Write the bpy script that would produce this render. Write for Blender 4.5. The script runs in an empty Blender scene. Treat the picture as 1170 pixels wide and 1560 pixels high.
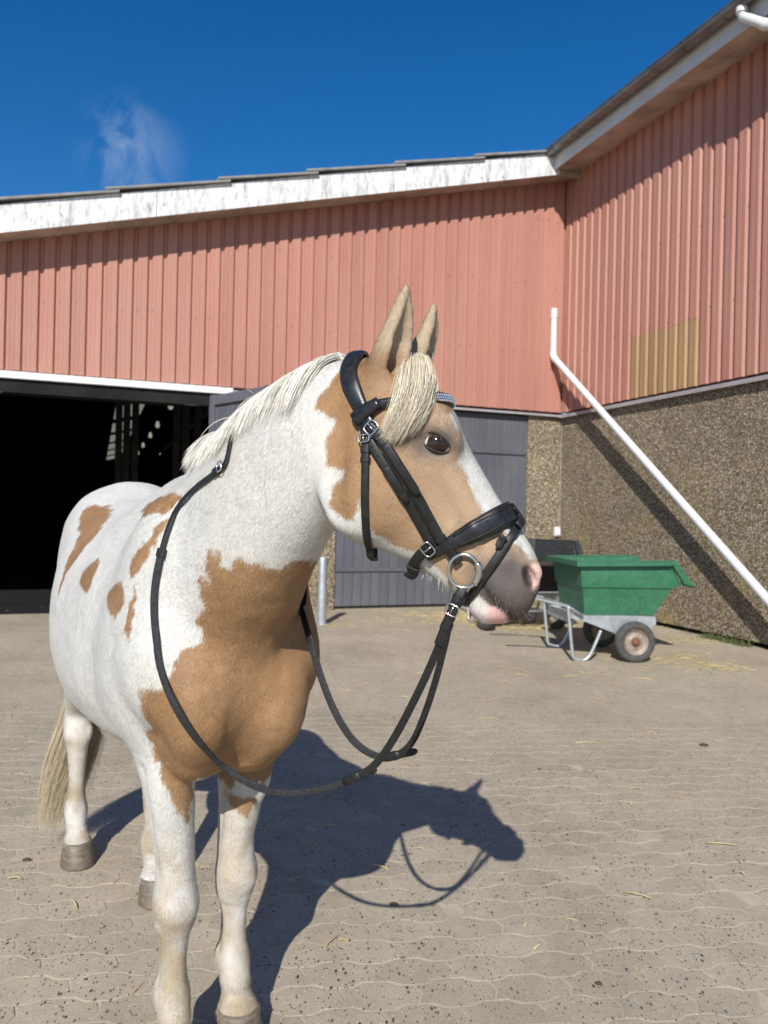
import bpy, bmesh, math, random
import numpy as np
from mathutils import Vector, Matrix

# ---------------------------------------------------------------- camera, sky, sun, exposure
scene = bpy.context.scene
col = scene.collection
CAM_H = 1.4
ROLL = 0.023
FOCAL_PX = 1172.0            # in pixels of a 1170 x 1560 frame
cam_d = bpy.data.cameras.new('camera')
cam = bpy.data.objects.new('camera', cam_d)
col.objects.link(cam)
cam.matrix_world = Matrix.Translation((0, 0, CAM_H)) @ Matrix.Rotation(math.radians(90), 4, 'X') @ Matrix.Rotation(ROLL, 4, 'Z')
cam_d.sensor_fit = 'VERTICAL'
cam_d.sensor_height = 36.0
cam_d.lens = 36.0 * FOCAL_PX / 1560.0
cam_d.clip_start = 0.05
cam_d.clip_end = 2000
cam_d.dof.use_dof = True
cam_d.dof.focus_distance = 1.6
cam_d.dof.aperture_fstop = 6.0
scene.camera = cam

SUN_AZ = math.radians(10.3)      # light travels towards +y, a little to +x
SUN_EL = math.radians(35.5)
LIGHT = Vector((math.sin(SUN_AZ) * math.cos(SUN_EL), math.cos(SUN_AZ) * math.cos(SUN_EL), -math.sin(SUN_EL)))
world = bpy.data.worlds.new('World')
scene.world = world
world.use_nodes = True
wt = world.node_tree
wt.nodes.clear()
w_out = wt.nodes.new('ShaderNodeOutputWorld')
w_bg = wt.nodes.new('ShaderNodeBackground')
w_bg.inputs['Strength'].default_value = 0.113
w_sky = wt.nodes.new('ShaderNodeTexSky')
w_sky.sky_type = 'NISHITA'
w_sky.sun_disc = False
w_sky.sun_elevation = SUN_EL
w_sky.sun_rotation = math.atan2(-LIGHT.x, -LIGHT.y)
w_sky.altitude = 100
w_sky.air_density = 0.9
w_sky.dust_density = 0.15
w_sky.ozone_density = 3.0
# a wisp of high cloud, part of the sky itself: thin streaks in a few places
w_tc = wt.nodes.new('ShaderNodeTexCoord')
w_map = wt.nodes.new('ShaderNodeMapping')
w_map.inputs['Location'].default_value = (0.02, 0.0, 0.05)
w_n1 = wt.nodes.new('ShaderNodeTexNoise')
w_n1.inputs['Scale'].default_value = 14.0
w_n1.inputs['Detail'].default_value = 7.0
w_n1.inputs['Roughness'].default_value = 0.62
w_n1.inputs['Distortion'].default_value = 0.9
w_n1r = wt.nodes.new('ShaderNodeMapRange')
w_n1r.inputs['From Min'].default_value = 0.40
w_n1r.inputs['From Max'].default_value = 0.72
w_dot = wt.nodes.new('ShaderNodeVectorMath')
w_dot.operation = 'DISTANCE'
w_cl = Vector((-0.342, 1.0, 0.462)).normalized()
w_dot.inputs[1].default_value = w_cl
w_dr = wt.nodes.new('ShaderNodeMapRange')
w_dr.interpolation_type = 'SMOOTHSTEP'
w_dr.inputs['From Min'].default_value = 0.075
w_dr.inputs['From Max'].default_value = 0.0
w_mul = wt.nodes.new('ShaderNodeMath')
w_mul.operation = 'MULTIPLY'
w_mul2 = wt.nodes.new('ShaderNodeMath')
w_mul2.operation = 'MULTIPLY'
w_mul2.inputs[1].default_value = 0.25
w_mix = wt.nodes.new('ShaderNodeMix')
w_mix.data_type = 'RGBA'
w_mix.inputs[7].default_value = (7.5, 8.2, 9.2, 1)
lk = wt.links.new
lk(w_tc.outputs['Generated'], w_map.inputs['Vector'])
lk(w_map.outputs['Vector'], w_n1.inputs['Vector'])
lk(w_n1.outputs['Fac'], w_n1r.inputs['Value'])
lk(w_tc.outputs['Generated'], w_dot.inputs[0])
lk(w_dot.outputs['Value'], w_dr.inputs['Value'])
lk(w_n1r.outputs['Result'], w_mul.inputs[0])
lk(w_dr.outputs['Result'], w_mul.inputs[1])
lk(w_mul.outputs[0], w_mul2.inputs[0])
lk(w_mul2.outputs[0], w_mix.inputs['Factor'])
w_hs = wt.nodes.new('ShaderNodeHueSaturation')
w_hs.inputs['Saturation'].default_value = 1.37
w_hs.inputs['Hue'].default_value = 0.504
lk(w_sky.outputs['Color'], w_hs.inputs['Color'])
lk(w_hs.outputs['Color'], w_mix.inputs[6])
lk(w_mix.outputs[2], w_bg.inputs['Color'])
lk(w_bg.outputs['Background'], w_out.inputs['Surface'])

sun_d = bpy.data.lights.new('sun', 'SUN')
sun_d.energy = 5.0
sun_d.angle = math.radians(0.53)
sun_d.color = (1.0, 0.975, 0.92)
sun = bpy.data.objects.new('sun', sun_d)
col.objects.link(sun)
sun.rotation_euler = LIGHT.to_track_quat('-Z', 'Y').to_euler()
sun.location = (-1, -4, 8)

scene.view_settings.view_transform = 'Standard'
scene.view_settings.look = 'None'
scene.view_settings.exposure = 0.10
scene.view_settings.gamma = 1.0
scene.view_settings.use_curve_mapping = False
scene.cycles.max_bounces = 8

rnd = random.Random(7)

# ---------------------------------------------------------------- helpers
class MB:
    """collects faces, then links them as one mesh object"""
    def __init__(self):
        self.v = []; self.f = []
    def face(self, pts):
        i = len(self.v); self.v += [tuple(p) for p in pts]; self.f.append(tuple(range(i, i + len(pts))))
    def box(self, x0, x1, y0, y1, z0, z1, M=None):
        c = [(x0,y0,z0),(x1,y0,z0),(x1,y1,z0),(x0,y1,z0),(x0,y0,z1),(x1,y0,z1),(x1,y1,z1),(x0,y1,z1)]
        self.hexa(c, M)
    def hexa(self, c, M=None):
        if M is not None: c = [tuple(M @ Vector(p)) for p in c]
        i = len(self.v); self.v += [tuple(p) for p in c]
        for q in ((0,3,2,1),(4,5,6,7),(0,1,5,4),(1,2,6,5),(2,3,7,6),(3,0,4,7)):
            self.f.append(tuple(i + k for k in q))
    def loft(self, rings, cap=True, closed=True):
        i0 = len(self.v); n = len(rings[0])
        for r in rings: self.v += [tuple(p) for p in r]
        for a in range(len(rings) - 1):
            for b in range(n if closed else n - 1):
                c = (b + 1) % n
                self.f.append((i0+a*n+b, i0+a*n+c, i0+(a+1)*n+c, i0+(a+1)*n+b))
        if cap and closed:
            self.f.append(tuple(i0 + k for k in range(n))[::-1])
            self.f.append(tuple(i0 + (len(rings)-1)*n + k for k in range(n)))
    def tube(self, pts, r, n=10, cap=True, closed=False):
        pts = [Vector(p) for p in pts]; m = len(pts)
        rr = [float(q) for q in r] if hasattr(r, '__len__') else [float(r)] * m
        rings = []; up = None
        for k in range(m):
            if closed: t = pts[(k+1) % m] - pts[k-1]
            else: t = pts[min(k+1, m-1)] - pts[max(k-1, 0)]
            t.normalize()
            if up is None:
                up = Vector((0,0,1)) if abs(t.z) < 0.9 else Vector((1,0,0))
            a = t.cross(up)
            if a.length < 1e-6: a = t.cross(Vector((0.3,0.9,0.1)))
            a.normalize(); b = a.cross(t).normalized(); up = b
            rings.append([pts[k] + rr[k]*(math.cos(q)*a + math.sin(q)*b) for q in [2*math.pi*j/n for j in range(n)]])
        if closed: rings.append(rings[0])
        self.loft(rings, cap=cap and not closed)
    def lathe(self, prof, M, n=24):
        rings = [[M @ Vector((r*math.cos(a), r*math.sin(a), z)) for a in [2*math.pi*j/n for j in range(n)]] for r, z in prof]
        self.loft(rings, cap=False)
    def build(self, name, mat, parent=None, smooth=False, bevel=0.0, seg=2, auto=None):
        me = bpy.data.meshes.new(name); me.from_pydata(self.v, [], self.f); me.update()
        bm = bmesh.new(); bm.from_mesh(me)
        if smooth: bmesh.ops.remove_doubles(bm, verts=bm.verts, dist=1e-5)
        bmesh.ops.recalc_face_normals(bm, faces=bm.faces)
        bm.to_mesh(me); bm.free()
        o = bpy.data.objects.new(name, me); col.objects.link(o)
        if mat: me.materials.append(mat)
        if parent: o.parent = parent
        if smooth:
            me.polygons.foreach_set('use_smooth', [True]*len(me.polygons))
            if auto: me.set_sharp_from_angle(angle=math.radians(auto))
        if bevel:
            b = o.modifiers.new('bevel', 'BEVEL'); b.width = bevel; b.segments = seg; b.limit_method = 'ANGLE'; b.angle_limit = math.radians(35)
        return o

def link_copy(o, parent=None):
    c = o.copy(); col.objects.link(c)
    if parent is not None: c.parent = parent
    return c
def tag(o, label=None, cat=None, group=None, kind=None):
    if label: o['label'] = label
    if cat: o['category'] = cat
    if group: o['group'] = group
    if kind: o['kind'] = kind
    return o
def empty(name, loc, rz=0.0):
    o = bpy.data.objects.new(name, None); col.objects.link(o)
    o.location = loc; o.rotation_euler = (0, 0, rz); o.empty_display_size = 0.2
    return o

# ---------------------------------------------------------------- materials
def new_mat(name):
    m = bpy.data.materials.new(name); m.use_nodes = True
    nt = m.node_tree; b = nt.nodes['Principled BSDF']
    return m, nt, b
def nd(nt, t, **kw):
    n = nt.nodes.new(t)
    for k, v in kw.items():
        if k in n.inputs.keys(): n.inputs[k].default_value = v
        else: setattr(n, k, v)
    return n
def ramp(nt, src, stops):
    r = nt.nodes.new('ShaderNodeValToRGB'); e = r.color_ramp.elements
    while len(e) < len(stops): e.new(0.5)
    for q, (p, c) in zip(e, stops):
        q.position = p; q.color = c if len(c) == 4 else (*c, 1)
    nt.links.new(src, r.inputs['Fac']); return r
def mixc(nt, fac, a, b, blend='MIX'):
    m = nt.nodes.new('ShaderNodeMix'); m.data_type = 'RGBA'; m.blend_type = blend
    for sock, v in ((m.inputs['Factor'], fac), (m.inputs[6], a), (m.inputs[7], b)):
        if hasattr(v, 'links') or hasattr(v, 'is_linked'): nt.links.new(v, sock)
        else: sock.default_value = v if not isinstance(v, tuple) or len(v) == 4 else (*v, 1)
    return m.outputs[2]
def math_n(nt, op, a, b=None, clamp=False):
    m = nt.nodes.new('ShaderNodeMath'); m.operation = op; m.use_clamp = clamp
    for i, v in enumerate((a, b)):
        if v is None: continue
        if hasattr(v, 'is_linked'): nt.links.new(v, m.inputs[i])
        else: m.inputs[i].default_value = v
    return m.outputs[0]
def coords(nt, kind='Object', scale=(1,1,1), rot=(0,0,0)):
    t = nt.nodes.new('ShaderNodeTexCoord'); m = nt.nodes.new('ShaderNodeMapping')
    m.inputs['Scale'].default_value = scale; m.inputs['Rotation'].default_value = rot
    nt.links.new(t.outputs[kind], m.inputs['Vector']); return m.outputs['Vector']
def world_coords(nt, scale=(1,1,1), rot=(0,0,0)):
    t = nt.nodes.new('ShaderNodeNewGeometry'); m = nt.nodes.new('ShaderNodeMapping')
    m.inputs['Scale'].default_value = scale; m.inputs['Rotation'].default_value = rot
    nt.links.new(t.outputs['Position'], m.inputs['Vector']); return m.outputs['Vector']
def noise(nt, vec, scale, detail=4.0, rough=0.55, dist=0.0):
    n = nt.nodes.new('ShaderNodeTexNoise')
    n.inputs['Scale'].default_value = scale; n.inputs['Detail'].default_value = detail
    n.inputs['Roughness'].default_value = rough; n.inputs['Distortion'].default_value = dist
    nt.links.new(vec, n.inputs['Vector']); return n.outputs['Fac']
def bump(nt, b, height, strength, distance):
    n = nt.nodes.new('ShaderNodeBump'); n.inputs['Strength'].default_value = strength; n.inputs['Distance'].default_value = distance
    nt.links.new(height, n.inputs['Height']); nt.links.new(n.outputs['Normal'], b.inputs['Normal'])
def rand_obj(nt):
    return nt.nodes.new('ShaderNodeObjectInfo').outputs['Random']

def painted_metal(name, c, c2, rough=0.5, var=0.10):
    m, nt, b = new_mat(name)
    w = world_coords(nt)
    streak = noise(nt, world_coords(nt, (9, 9, 0.7)), 1.0, 5, 0.6)
    r = ramp(nt, streak, [(0.3, c), (0.75, c2)])
    fade = ramp(nt, noise(nt, world_coords(nt, (1, 1, 0.6)), 0.55, 5, 0.6), [(0.35, (0,0,0)), (0.68, (0.55,0.55,0.55))])
    faded = mixc(nt, fade.outputs['Color'], r.outputs['Color'], tuple(min(1, q*k) for q, k in zip(c2, (1.03, 1.15, 1.16))))
    fine = noise(nt, w, 45, 4, 0.6)
    f2 = ramp(nt, fine, [(0.25, (0.86,)*3), (0.7, (1.04,)*3)])
    c1 = mixc(nt, 1.0, faded, f2.outputs['Color'], 'MULTIPLY')
    rn = rand_obj(nt)
    r3 = ramp(nt, rn, [(0, (1-var,)*3), (1, (1+var*0.4,)*3)])
    nt.links.new(mixc(nt, 1.0, c1, r3.outputs['Color'], 'MULTIPLY'), b.inputs['Base Color'])
    b.inputs['Roughness'].default_value = rough
    return m
def simple(name, c, rough=0.5, metal=0.0, nscale=30, amt=0.2, bumpd=0.0, coord='Object', spec=None):
    m, nt, b = new_mat(name)
    v = coords(nt, coord)
    n = noise(nt, v, nscale, 5, 0.6)
    r = ramp(nt, n, [(0.28, tuple(x*(1-amt) for x in c)), (0.72, tuple(min(1, x*(1+amt*0.6)) for x in c))])
    nt.links.new(r.outputs['Color'], b.inputs['Base Color'])
    b.inputs['Roughness'].default_value = rough; b.inputs['Metallic'].default_value = metal
    if spec is not None: b.inputs['Specular IOR Level'].default_value = spec
    if bumpd: bump(nt, b, n, 0.6, bumpd)
    return m

M_CLAD = painted_metal('red_cladding', (0.415, 0.175, 0.125), (0.470, 0.218, 0.160), 0.62)
M_CLAD_OLD = painted_metal('ochre_cladding', (0.345, 0.195, 0.088), (0.41, 0.25, 0.12), 0.6)

def pebble_mat():
    m, nt, b = new_mat('pebble_dash')
    v = world_coords(nt)
    vo = nd(nt, 'ShaderNodeTexVoronoi'); vo.inputs['Scale'].default_value = 82; nt.links.new(v, vo.inputs['Vector'])
    sep = nt.nodes.new('ShaderNodeSeparateColor'); nt.links.new(vo.outputs['Color'], sep.inputs['Color'])
    r = ramp(nt, sep.outputs[0], [(0.0, (0.075,0.058,0.040)), (0.35, (0.20,0.155,0.102)), (0.65, (0.33,0.265,0.178)), (0.84, (0.54,0.46,0.34)), (1.0, (0.85,0.79,0.67))])
    edge = ramp(nt, vo.outputs['Distance'], [(0.25, (1,1,1)), (0.75, (0.50,0.46,0.40))])
    c = mixc(nt, 1.0, r.outputs['Color'], edge.outputs['Color'], 'MULTIPLY')
    big = noise(nt, v, 1.3, 4, 0.6)
    bigr = ramp(nt, big, [(0.3, (0.80,0.78,0.74)), (0.7, (1.1,1.08,1.02))])
    c = mixc(nt, 1.0, c, bigr.outputs['Color'], 'MULTIPLY')
    # yellow lichen low on the walls
    sx = nt.nodes.new('ShaderNodeSeparateXYZ'); nt.links.new(v, sx.inputs[0])
    low = nt.nodes.new('ShaderNodeMapRange'); low.inputs['From Min'].default_value = 2.6; low.inputs['From Max'].default_value = 0.2
    nt.links.new(sx.outputs['Z'], low.inputs['Value'])
    li = ramp(nt, noise(nt, v, 2.2, 5, 0.65), [(0.5, (0,0,0)), (0.72, (1,1,1))])
    lf = math_n(nt, 'MULTIPLY', math_n(nt, 'MULTIPLY', li.outputs['Color'], low.outputs['Result']), 0.5)
    c = mixc(nt, lf, c, (0.36, 0.26, 0.06))
    nt.links.new(c, b.inputs['Base Color']); b.inputs['Roughness'].default_value = 0.85
    inv = math_n(nt, 'SUBTRACT', 1.0, vo.outputs['Distance'])
    bump(nt, b, inv, 0.9, 0.006)
    return m
M_PEBBLE = pebble_mat()

def fascia_mat():
    m, nt, b = new_mat('weathered_white_fascia')
    st = noise(nt, coords(nt, 'Object', (7, 7, 1.6)), 1.5, 7, 0.72)
    sp = noise(nt, coords(nt, 'Object', (14, 14, 5)), 2.0, 6, 0.7)
    a = ramp(nt, st, [(0.47, (0.76,0.75,0.735)), (0.61, (0.53,0.52,0.50)), (0.73, (0.22,0.21,0.20))])
    c = ramp(nt, sp, [(0.52, (1,1,1)), (0.64, (0.68,0.66,0.64)), (0.76, (0.3,0.29,0.28))])
    nt.links.new(mixc(nt, 1.0, a.outputs['Color'], c.outputs['Color'], 'MULTIPLY'), b.inputs['Base Color'])
    b.inputs['Roughness'].default_value = 0.75
    return m
M_FASCIA = fascia_mat()
M_FASCIA_R = simple('pale_grey_fascia', (0.60, 0.585, 0.57), 0.6, 0, 3, 0.12)
M_SOFFIT = simple('stained_soffit', (0.50, 0.40, 0.31), 0.8, 0, 2.2, 0.45)
M_ROOF = simple('fibre_cement_roof', (0.26, 0.25, 0.24), 0.85, 0, 6, 0.35, 0.004)
M_ROOF_DARK = simple('dark_roof_tiles', (0.05, 0.05, 0.055), 0.8, 0, 6, 0.35, 0.004)
M_GUTTER = simple('zinc_gutter', (0.20, 0.195, 0.185), 0.38, 0.75, 5, 0.45)
M_TRIM = simple('grey_flashing', (0.44, 0.41, 0.41), 0.5, 0.3, 8, 0.15)
M_LINTEL = simple('white_lintel_trim', (0.78, 0.77, 0.74), 0.6, 0, 10, 0.15)
M_PVC = simple('white_pvc', (0.66, 0.66, 0.65), 0.35, 0, 4, 0.06)
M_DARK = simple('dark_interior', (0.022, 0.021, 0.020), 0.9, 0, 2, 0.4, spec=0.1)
M_DARK_POST = simple('dark_timber', (0.09, 0.085, 0.078), 0.85, 0, 6, 0.4)

def door_mat():
    m, nt, b = new_mat('slate_painted_boards')
    g = noise(nt, coords(nt, 'Object', (40, 40, 2.0)), 1.0, 6, 0.65)
    r = ramp(nt, g, [(0.3, (0.080,0.082,0.098)), (0.75, (0.118,0.120,0.138))])
    rn = ramp(nt, rand_obj(nt), [(0, (0.88,)*3), (1, (1.08,)*3)])
    d = noise(nt, world_coords(nt), 1.7, 5, 0.65)
    dr = ramp(nt, d, [(0.45, (1,1,1)), (0.8, (1.35,1.28,1.15))])
    c = mixc(nt, 1.0, r.outputs['Color'], rn.outputs['Color'], 'MULTIPLY')
    nt.links.new(mixc(nt, 1.0, c, dr.outputs['Color'], 'MULTIPLY'), b.inputs['Base Color'])
    b.inputs['Roughness'].default_value = 0.6
    bump(nt, b, g, 0.4, 0.002)
    return m
M_DOOR = door_mat()
M_GALV = simple('galvanised_steel', (0.50, 0.52, 0.53), 0.45, 0.6, 14, 0.25)

def paver_mat(name, specks=True, far=False):
    m, nt, b = new_mat(name)
    v = world_coords(nt)
    base = noise(nt, v, 1.1, 6, 0.62)
    r = ramp(nt, base, [(0.28, (0.360,0.306,0.224)), (0.5, (0.435,0.370,0.272)), (0.75, (0.500,0.427,0.316))])
    fine = ramp(nt, noise(nt, v, 150, 3, 0.7), [(0.25, (0.72,0.72,0.72)), (0.75, (1.14,1.13,1.12))])
    c = mixc(nt, 1.0, r.outputs['Color'], fine.outputs['Color'], 'MULTIPLY')
    mid = ramp(nt, noise(nt, v, 9, 5, 0.65), [(0.25, (0.84,0.84,0.84)), (0.75, (1.08,1.07,1.06))])
    c = mixc(nt, 1.0, c, mid.outputs['Color'], 'MULTIPLY')
    if not far:
        rn = ramp(nt, rand_obj(nt), [(0, (0.93,)*3), (1, (1.05,)*3)])
        c = mixc(nt, 1.0, c, rn.outputs['Color'], 'MULTIPLY')
    # dark and pale stone chips ground flush into the surface
    for sc, rot, lo, hi, colr, th in ((118, 0.5, 0.0, 0.24, (0.035,0.033,0.032), 0.30), (74, 1.3, 0.0, 0.10, (0.05,0.045,0.04), 0.34), (130, 0.2, 0.0, 0.06, (0.55,0.50,0.43), 0.30)):
        vv = world_coords(nt, (1.0, 0.55, 1.0), (0, 0, rot))
        vo = nd(nt, 'ShaderNodeTexVoronoi'); vo.inputs['Scale'].default_value = sc; nt.links.new(vv, vo.inputs['Vector'])
        sep = nt.nodes.new('ShaderNodeSeparateColor'); nt.links.new(vo.outputs['Color'], sep.inputs['Color'])
        pick = math_n(nt, 'LESS_THAN', sep.outputs[0], hi)
        near = nt.nodes.new('ShaderNodeMapRange'); near.inputs['From Min'].default_value = th + 0.08; near.inputs['From Max'].default_value = th - 0.08
        nt.links.new(vo.outputs['Distance'], near.inputs['Value'])
        patch = ramp(nt, noise(nt, v, 3.0, 3, 0.6), [(0.35, (0.35,)*3), (0.6, (1,)*3)])
        fac = math_n(nt, 'MULTIPLY', math_n(nt, 'MULTIPLY', pick, near.outputs['Result']), patch.outputs['Color'])
        c = mixc(nt, fac, c, colr)
    nt.links.new(c, b.inputs['Base Color'])
    b.inputs['Roughness'].default_value = 0.88
    b.inputs['Specular IOR Level'].default_value = 0.3
    bump(nt, b, noise(nt, v, 170, 4, 0.7), 0.5, 0.0016)
    return m
M_PAVER = paver_mat('concrete_paver')
M_GROUND = paver_mat('yard_surface', far=True)
M_SAND = simple('joint_sand', (0.455, 0.388, 0.286), 0.95, 0, 7, 0.30, 0.001, 'Object')
# ---------------------------------------------------------------- the setting: yard
g = MB(); g.face([(-400,-400,-0.004),(400,-400,-0.004),(400,400,-0.004),(-400,400,-0.004)])
ground = tag(g.build('ground', M_GROUND), kind='structure')

PAV_ROT = math.radians(7)
PW, PD, GAP = 0.225, 0.1125, 0.0034
def paver_outline(gap):
    # zigzag interlocking stone: both long sides step, both ends are skewed
    st = 0.021
    hw, hd = PW/2, PD/2
    top = [(-hw, hd-st*0.5), (-hw*0.62, hd-st*0.5), (-hw*0.30, hd+st*0.5), (hw*0.30, hd+st*0.5), (hw*0.62, hd-st*0.5), (hw, hd-st*0.5)]
    bot = [(x, -y) for x, y in top]
    e = 0.018
    right = [(hw+e, 0.0)]
    left = [(-hw+e, 0.0)]
    pts = bot + right + top[::-1] + left
    cx = sum(p[0] for p in pts)/len(pts); cy = sum(p[1] for p in pts)/len(pts)
    n = len(pts); out = []
    for i in range(n):                                   # inset by half the joint
        p0, p1, p2 = Vector(pts[i-1]), Vector(pts[i]), Vector(pts[(i+1) % n])
        d1 = (p1-p0).normalized(); d2 = (p2-p1).normalized()
        n1 = Vector((-d1.y, d1.x)); n2 = Vector((-d2.y, d2.x))
        q = (n1+n2); q = q / max(0.5, q.dot(n1)) if q.length > 1e-6 else n1
        out.append((p1.x+q.x*gap, p1.y+q.y*gap))
    return out
def paver_mesh(name, seed):
    r = random.Random(seed)
    o = paver_outline(GAP/2); i2 = paver_outline(GAP/2+0.003)
    v = [(x, y, -0.003) for x, y in o] + [(x, y, 0.0006) for x, y in o] + [(x, y, 0.0015) for x, y in i2]
    n = len(o); f = []
    for k in range(n):
        m = (k+1) % n
        f += [(k, m, n+m, n+k), (n+k, n+m, 2*n+m, 2*n+k)]
    f.append(tuple(range(2*n, 3*n)))
    me = bpy.data.meshes.new(name); me.from_pydata(v, [], f); me.update(); me.materials.append(M_PAVER)
    return me
pv_mesh = paver_mesh('paver', 1)
spots = []
ca, sa = math.cos(PAV_ROT), math.sin(PAV_ROT)
for j in range(-2, 48):
    for i in range(-26, 27):
        x = i*PW + (PW/2 if j % 2 else 0.0); y = j*PD
        X = x*ca - y*sa - 0.1; Y = x*sa + y*ca + 1.3
        if 1.35 < Y < 5.3 and abs(X) < 0.30 + 0.56*Y: spots.append((X, Y))
# the stones the camera can see, largest in the picture first
vis = [p for p in spots if p[1] > 2.02 and abs(p[0]) < 0.10 + 0.5*p[1]]
vis.sort(key=lambda p: p[1])
near = set(vis[:296])
paving = MB()
bed = MB(); bed.face([(-3.6,1.2,0.0),(3.6,1.2,0.0),(3.6,5.35,0.0),(-3.6,5.35,0.0)])
def fan_shape():
    b = MB(); y0, y1 = 1.38, 5.2
    b.face([(-(0.24+0.55*y0), y0, 0.0), ((0.24+0.55*y0), y0, 0.0), ((0.24+0.55*y1), y1, 0.0), (-(0.24+0.55*y1), y1, 0.0)])
    return b
bed_o = tag(fan_shape().build('paved_yard', M_SAND), kind='structure')
for p in spots:
    dz = rnd.uniform(-0.0008, 0.0008); tx, ty = rnd.gauss(0, 0.006), rnd.gauss(0, 0.006); tz = PAV_ROT + rnd.gauss(0, 0.006)
    if p in near:
        o = bpy.data.objects.new('paver', pv_mesh); col.objects.link(o); o.parent = bed_o
        o.location = (p[0], p[1], dz); o.rotation_euler = (tx, ty, tz)
    else:
        M = Matrix.Translation((p[0], p[1], dz)) @ Matrix.Rotation(tz, 4, 'Z') @ Matrix.Rotation(tx, 4, 'X') @ Matrix.Rotation(ty, 4, 'Y')
        i0 = len(paving.v)
        paving.v += [tuple(M @ v.co) for v in pv_mesh.vertices]
        paving.f += [tuple(i0+k for k in q.vertices) for q in pv_mesh.polygons]
tag(paving.build('paver_field', M_PAVER, bed_o), kind='stuff')

# ---------------------------------------------------------------- the two wings of the stable
BC = Vector((2.787, 12.2, 0.0)); BT = 0.3557
def bw(x, y, z=0.0):
    c, s = math.cos(BT), math.sin(BT)
    return Vector((BC.x + x*c - y*s, BC.y + x*s + y*c, z))
HB, HT, GS = 3.0, 6.70, 0.2646
PITCH = 0.1838
hall = empty('stable_hall', BC, BT)
tag(hall, 'stable hall with rusty red ribbed gable wall and wide dark open doorway', 'building')
wing = empty('riding_wing', BC, BT)
tag(wing, 'taller side wing with red ribbed cladding above brown pebble-dashed wall', 'building')

def rib_profile(p=PITCH, groove=0.030, side=0.020, depth=0.036, back=0.0):
    # one strip from groove centre to groove centre; +y is outwards here
    g = groove/2
    return [(0, 0), (g, 0), (g+side, depth), (p*0.5-0.012, depth), (p*0.5-0.008, depth-0.002), (p*0.5+0.008, depth-0.002), (p*0.5+0.012, depth), (p-g-side, depth), (p-g, 0), (p, 0)]
def strip_mesh(name, z0, z1a, z1b, mat):
    """a cladding strip: profile in x, outward -y; top cut on the slope from z1a to z1b"""
    pr = rib_profile(); v = []; f = []
    for x, d in pr:
        zt = z1a + (z1b-z1a)*x/PITCH
        v += [(x, -d-0.02, z0), (x, -d-0.02, zt)]
    n = len(pr)
    for k in range(n-1): f.append((2*k, 2*k+2, 2*k+3, 2*k+1))
    i = len(v)
    for x, d in pr: v.append((x, -0.004, z0))
    for k in range(n-1): f.append((2*k, i+k, i+k+1, 2*k+2))
    me = bpy.data.meshes.new(name); me.from_pydata(v, [], f); me.update(); me.materials.append(mat)
    return me
# gable wall: strips run down from the sloping verge
k = 0; x = 0.0 - PITCH - 0.045
while x > -10.4:
    zt = HT + GS*x
    me = strip_mesh('cladding_strip', HB+0.03, zt, zt+GS*PITCH, M_CLAD)
    o = bpy.data.objects.new('cladding_strip', me); col.objects.link(o); o.parent = hall
    o.location = (x, 0, 0)
    x -= PITCH; k += 1
m = MB(); m.box(-0.047, 0.035, -0.030, 0.035, HB+0.03, HT-0.015); m.build('corner_trim', M_CLAD, hall)
# side wing wall: strips share one mesh
me_r = strip_mesh('cladding_strip', HB+0.03, HT, HT, M_CLAD)
me_up = strip_mesh('cladding_strip', 3.86, HT, HT, M_CLAD)
me_old = strip_mesh('cladding_strip', HB+0.03, 3.858, 3.858, M_CLAD_OLD)
y = -0.0462; k = 0
while y > -8.5:
    def put(me):
        o = bpy.data.objects.new('cladding_strip', me); col.objects.link(o); o.parent = wing
        o.location = (0, y, 0); o.rotation_euler = (0, 0, -math.pi/2)
    if -2.93 < y < -1.62:
        put(me_up); put(me_old)
    else: put(me_r)
    y -= PITCH; k += 1
# screws in rows
def screws(parent, pts, nx, ny):
    sm = bpy.data.meshes.new('screw'); b = MB()
    b.lathe([(0.0001, 0.008), (0.006, 0.006), (0.009, 0.0)], Matrix.Identity(4), 8)
    sm.from_pydata(b.v, [], b.f); sm.materials.append(M_GUTTER); sm.update()
    for q in pts:
        o = bpy.data.objects.new('screw', sm); col.objects.link(o); o.parent = parent
        o.location = q
        o.rotation_euler = (math.pi/2, 0, 0) if ny else (0, -math.pi/2, 0)
sp = []
for i in range(56):
    xx = -0.229 - PITCH*i + 0.034
    for hh in (0.9, 1.95, 3.0):
        if HB + hh < HT + GS*xx - 0.5 and (i*7 + int(hh*10)) % 5 not in (1, 3): sp.append((xx, -0.057, HB+hh+0.01*((i*13) % 5)))
screws(hall, sp, 0, 1)
sp = []
for i in range(30):
    yy = -0.0462 - PITCH*i - 0.034
    for hh in (0.95, 2.0, 3.0):
        if (i*5 + int(hh*10)) % 4 in (0, 2): sp.append((-0.057, yy, HB+hh+0.012*((i*7) % 5)))
screws(wing, sp, 1, 0)

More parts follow.
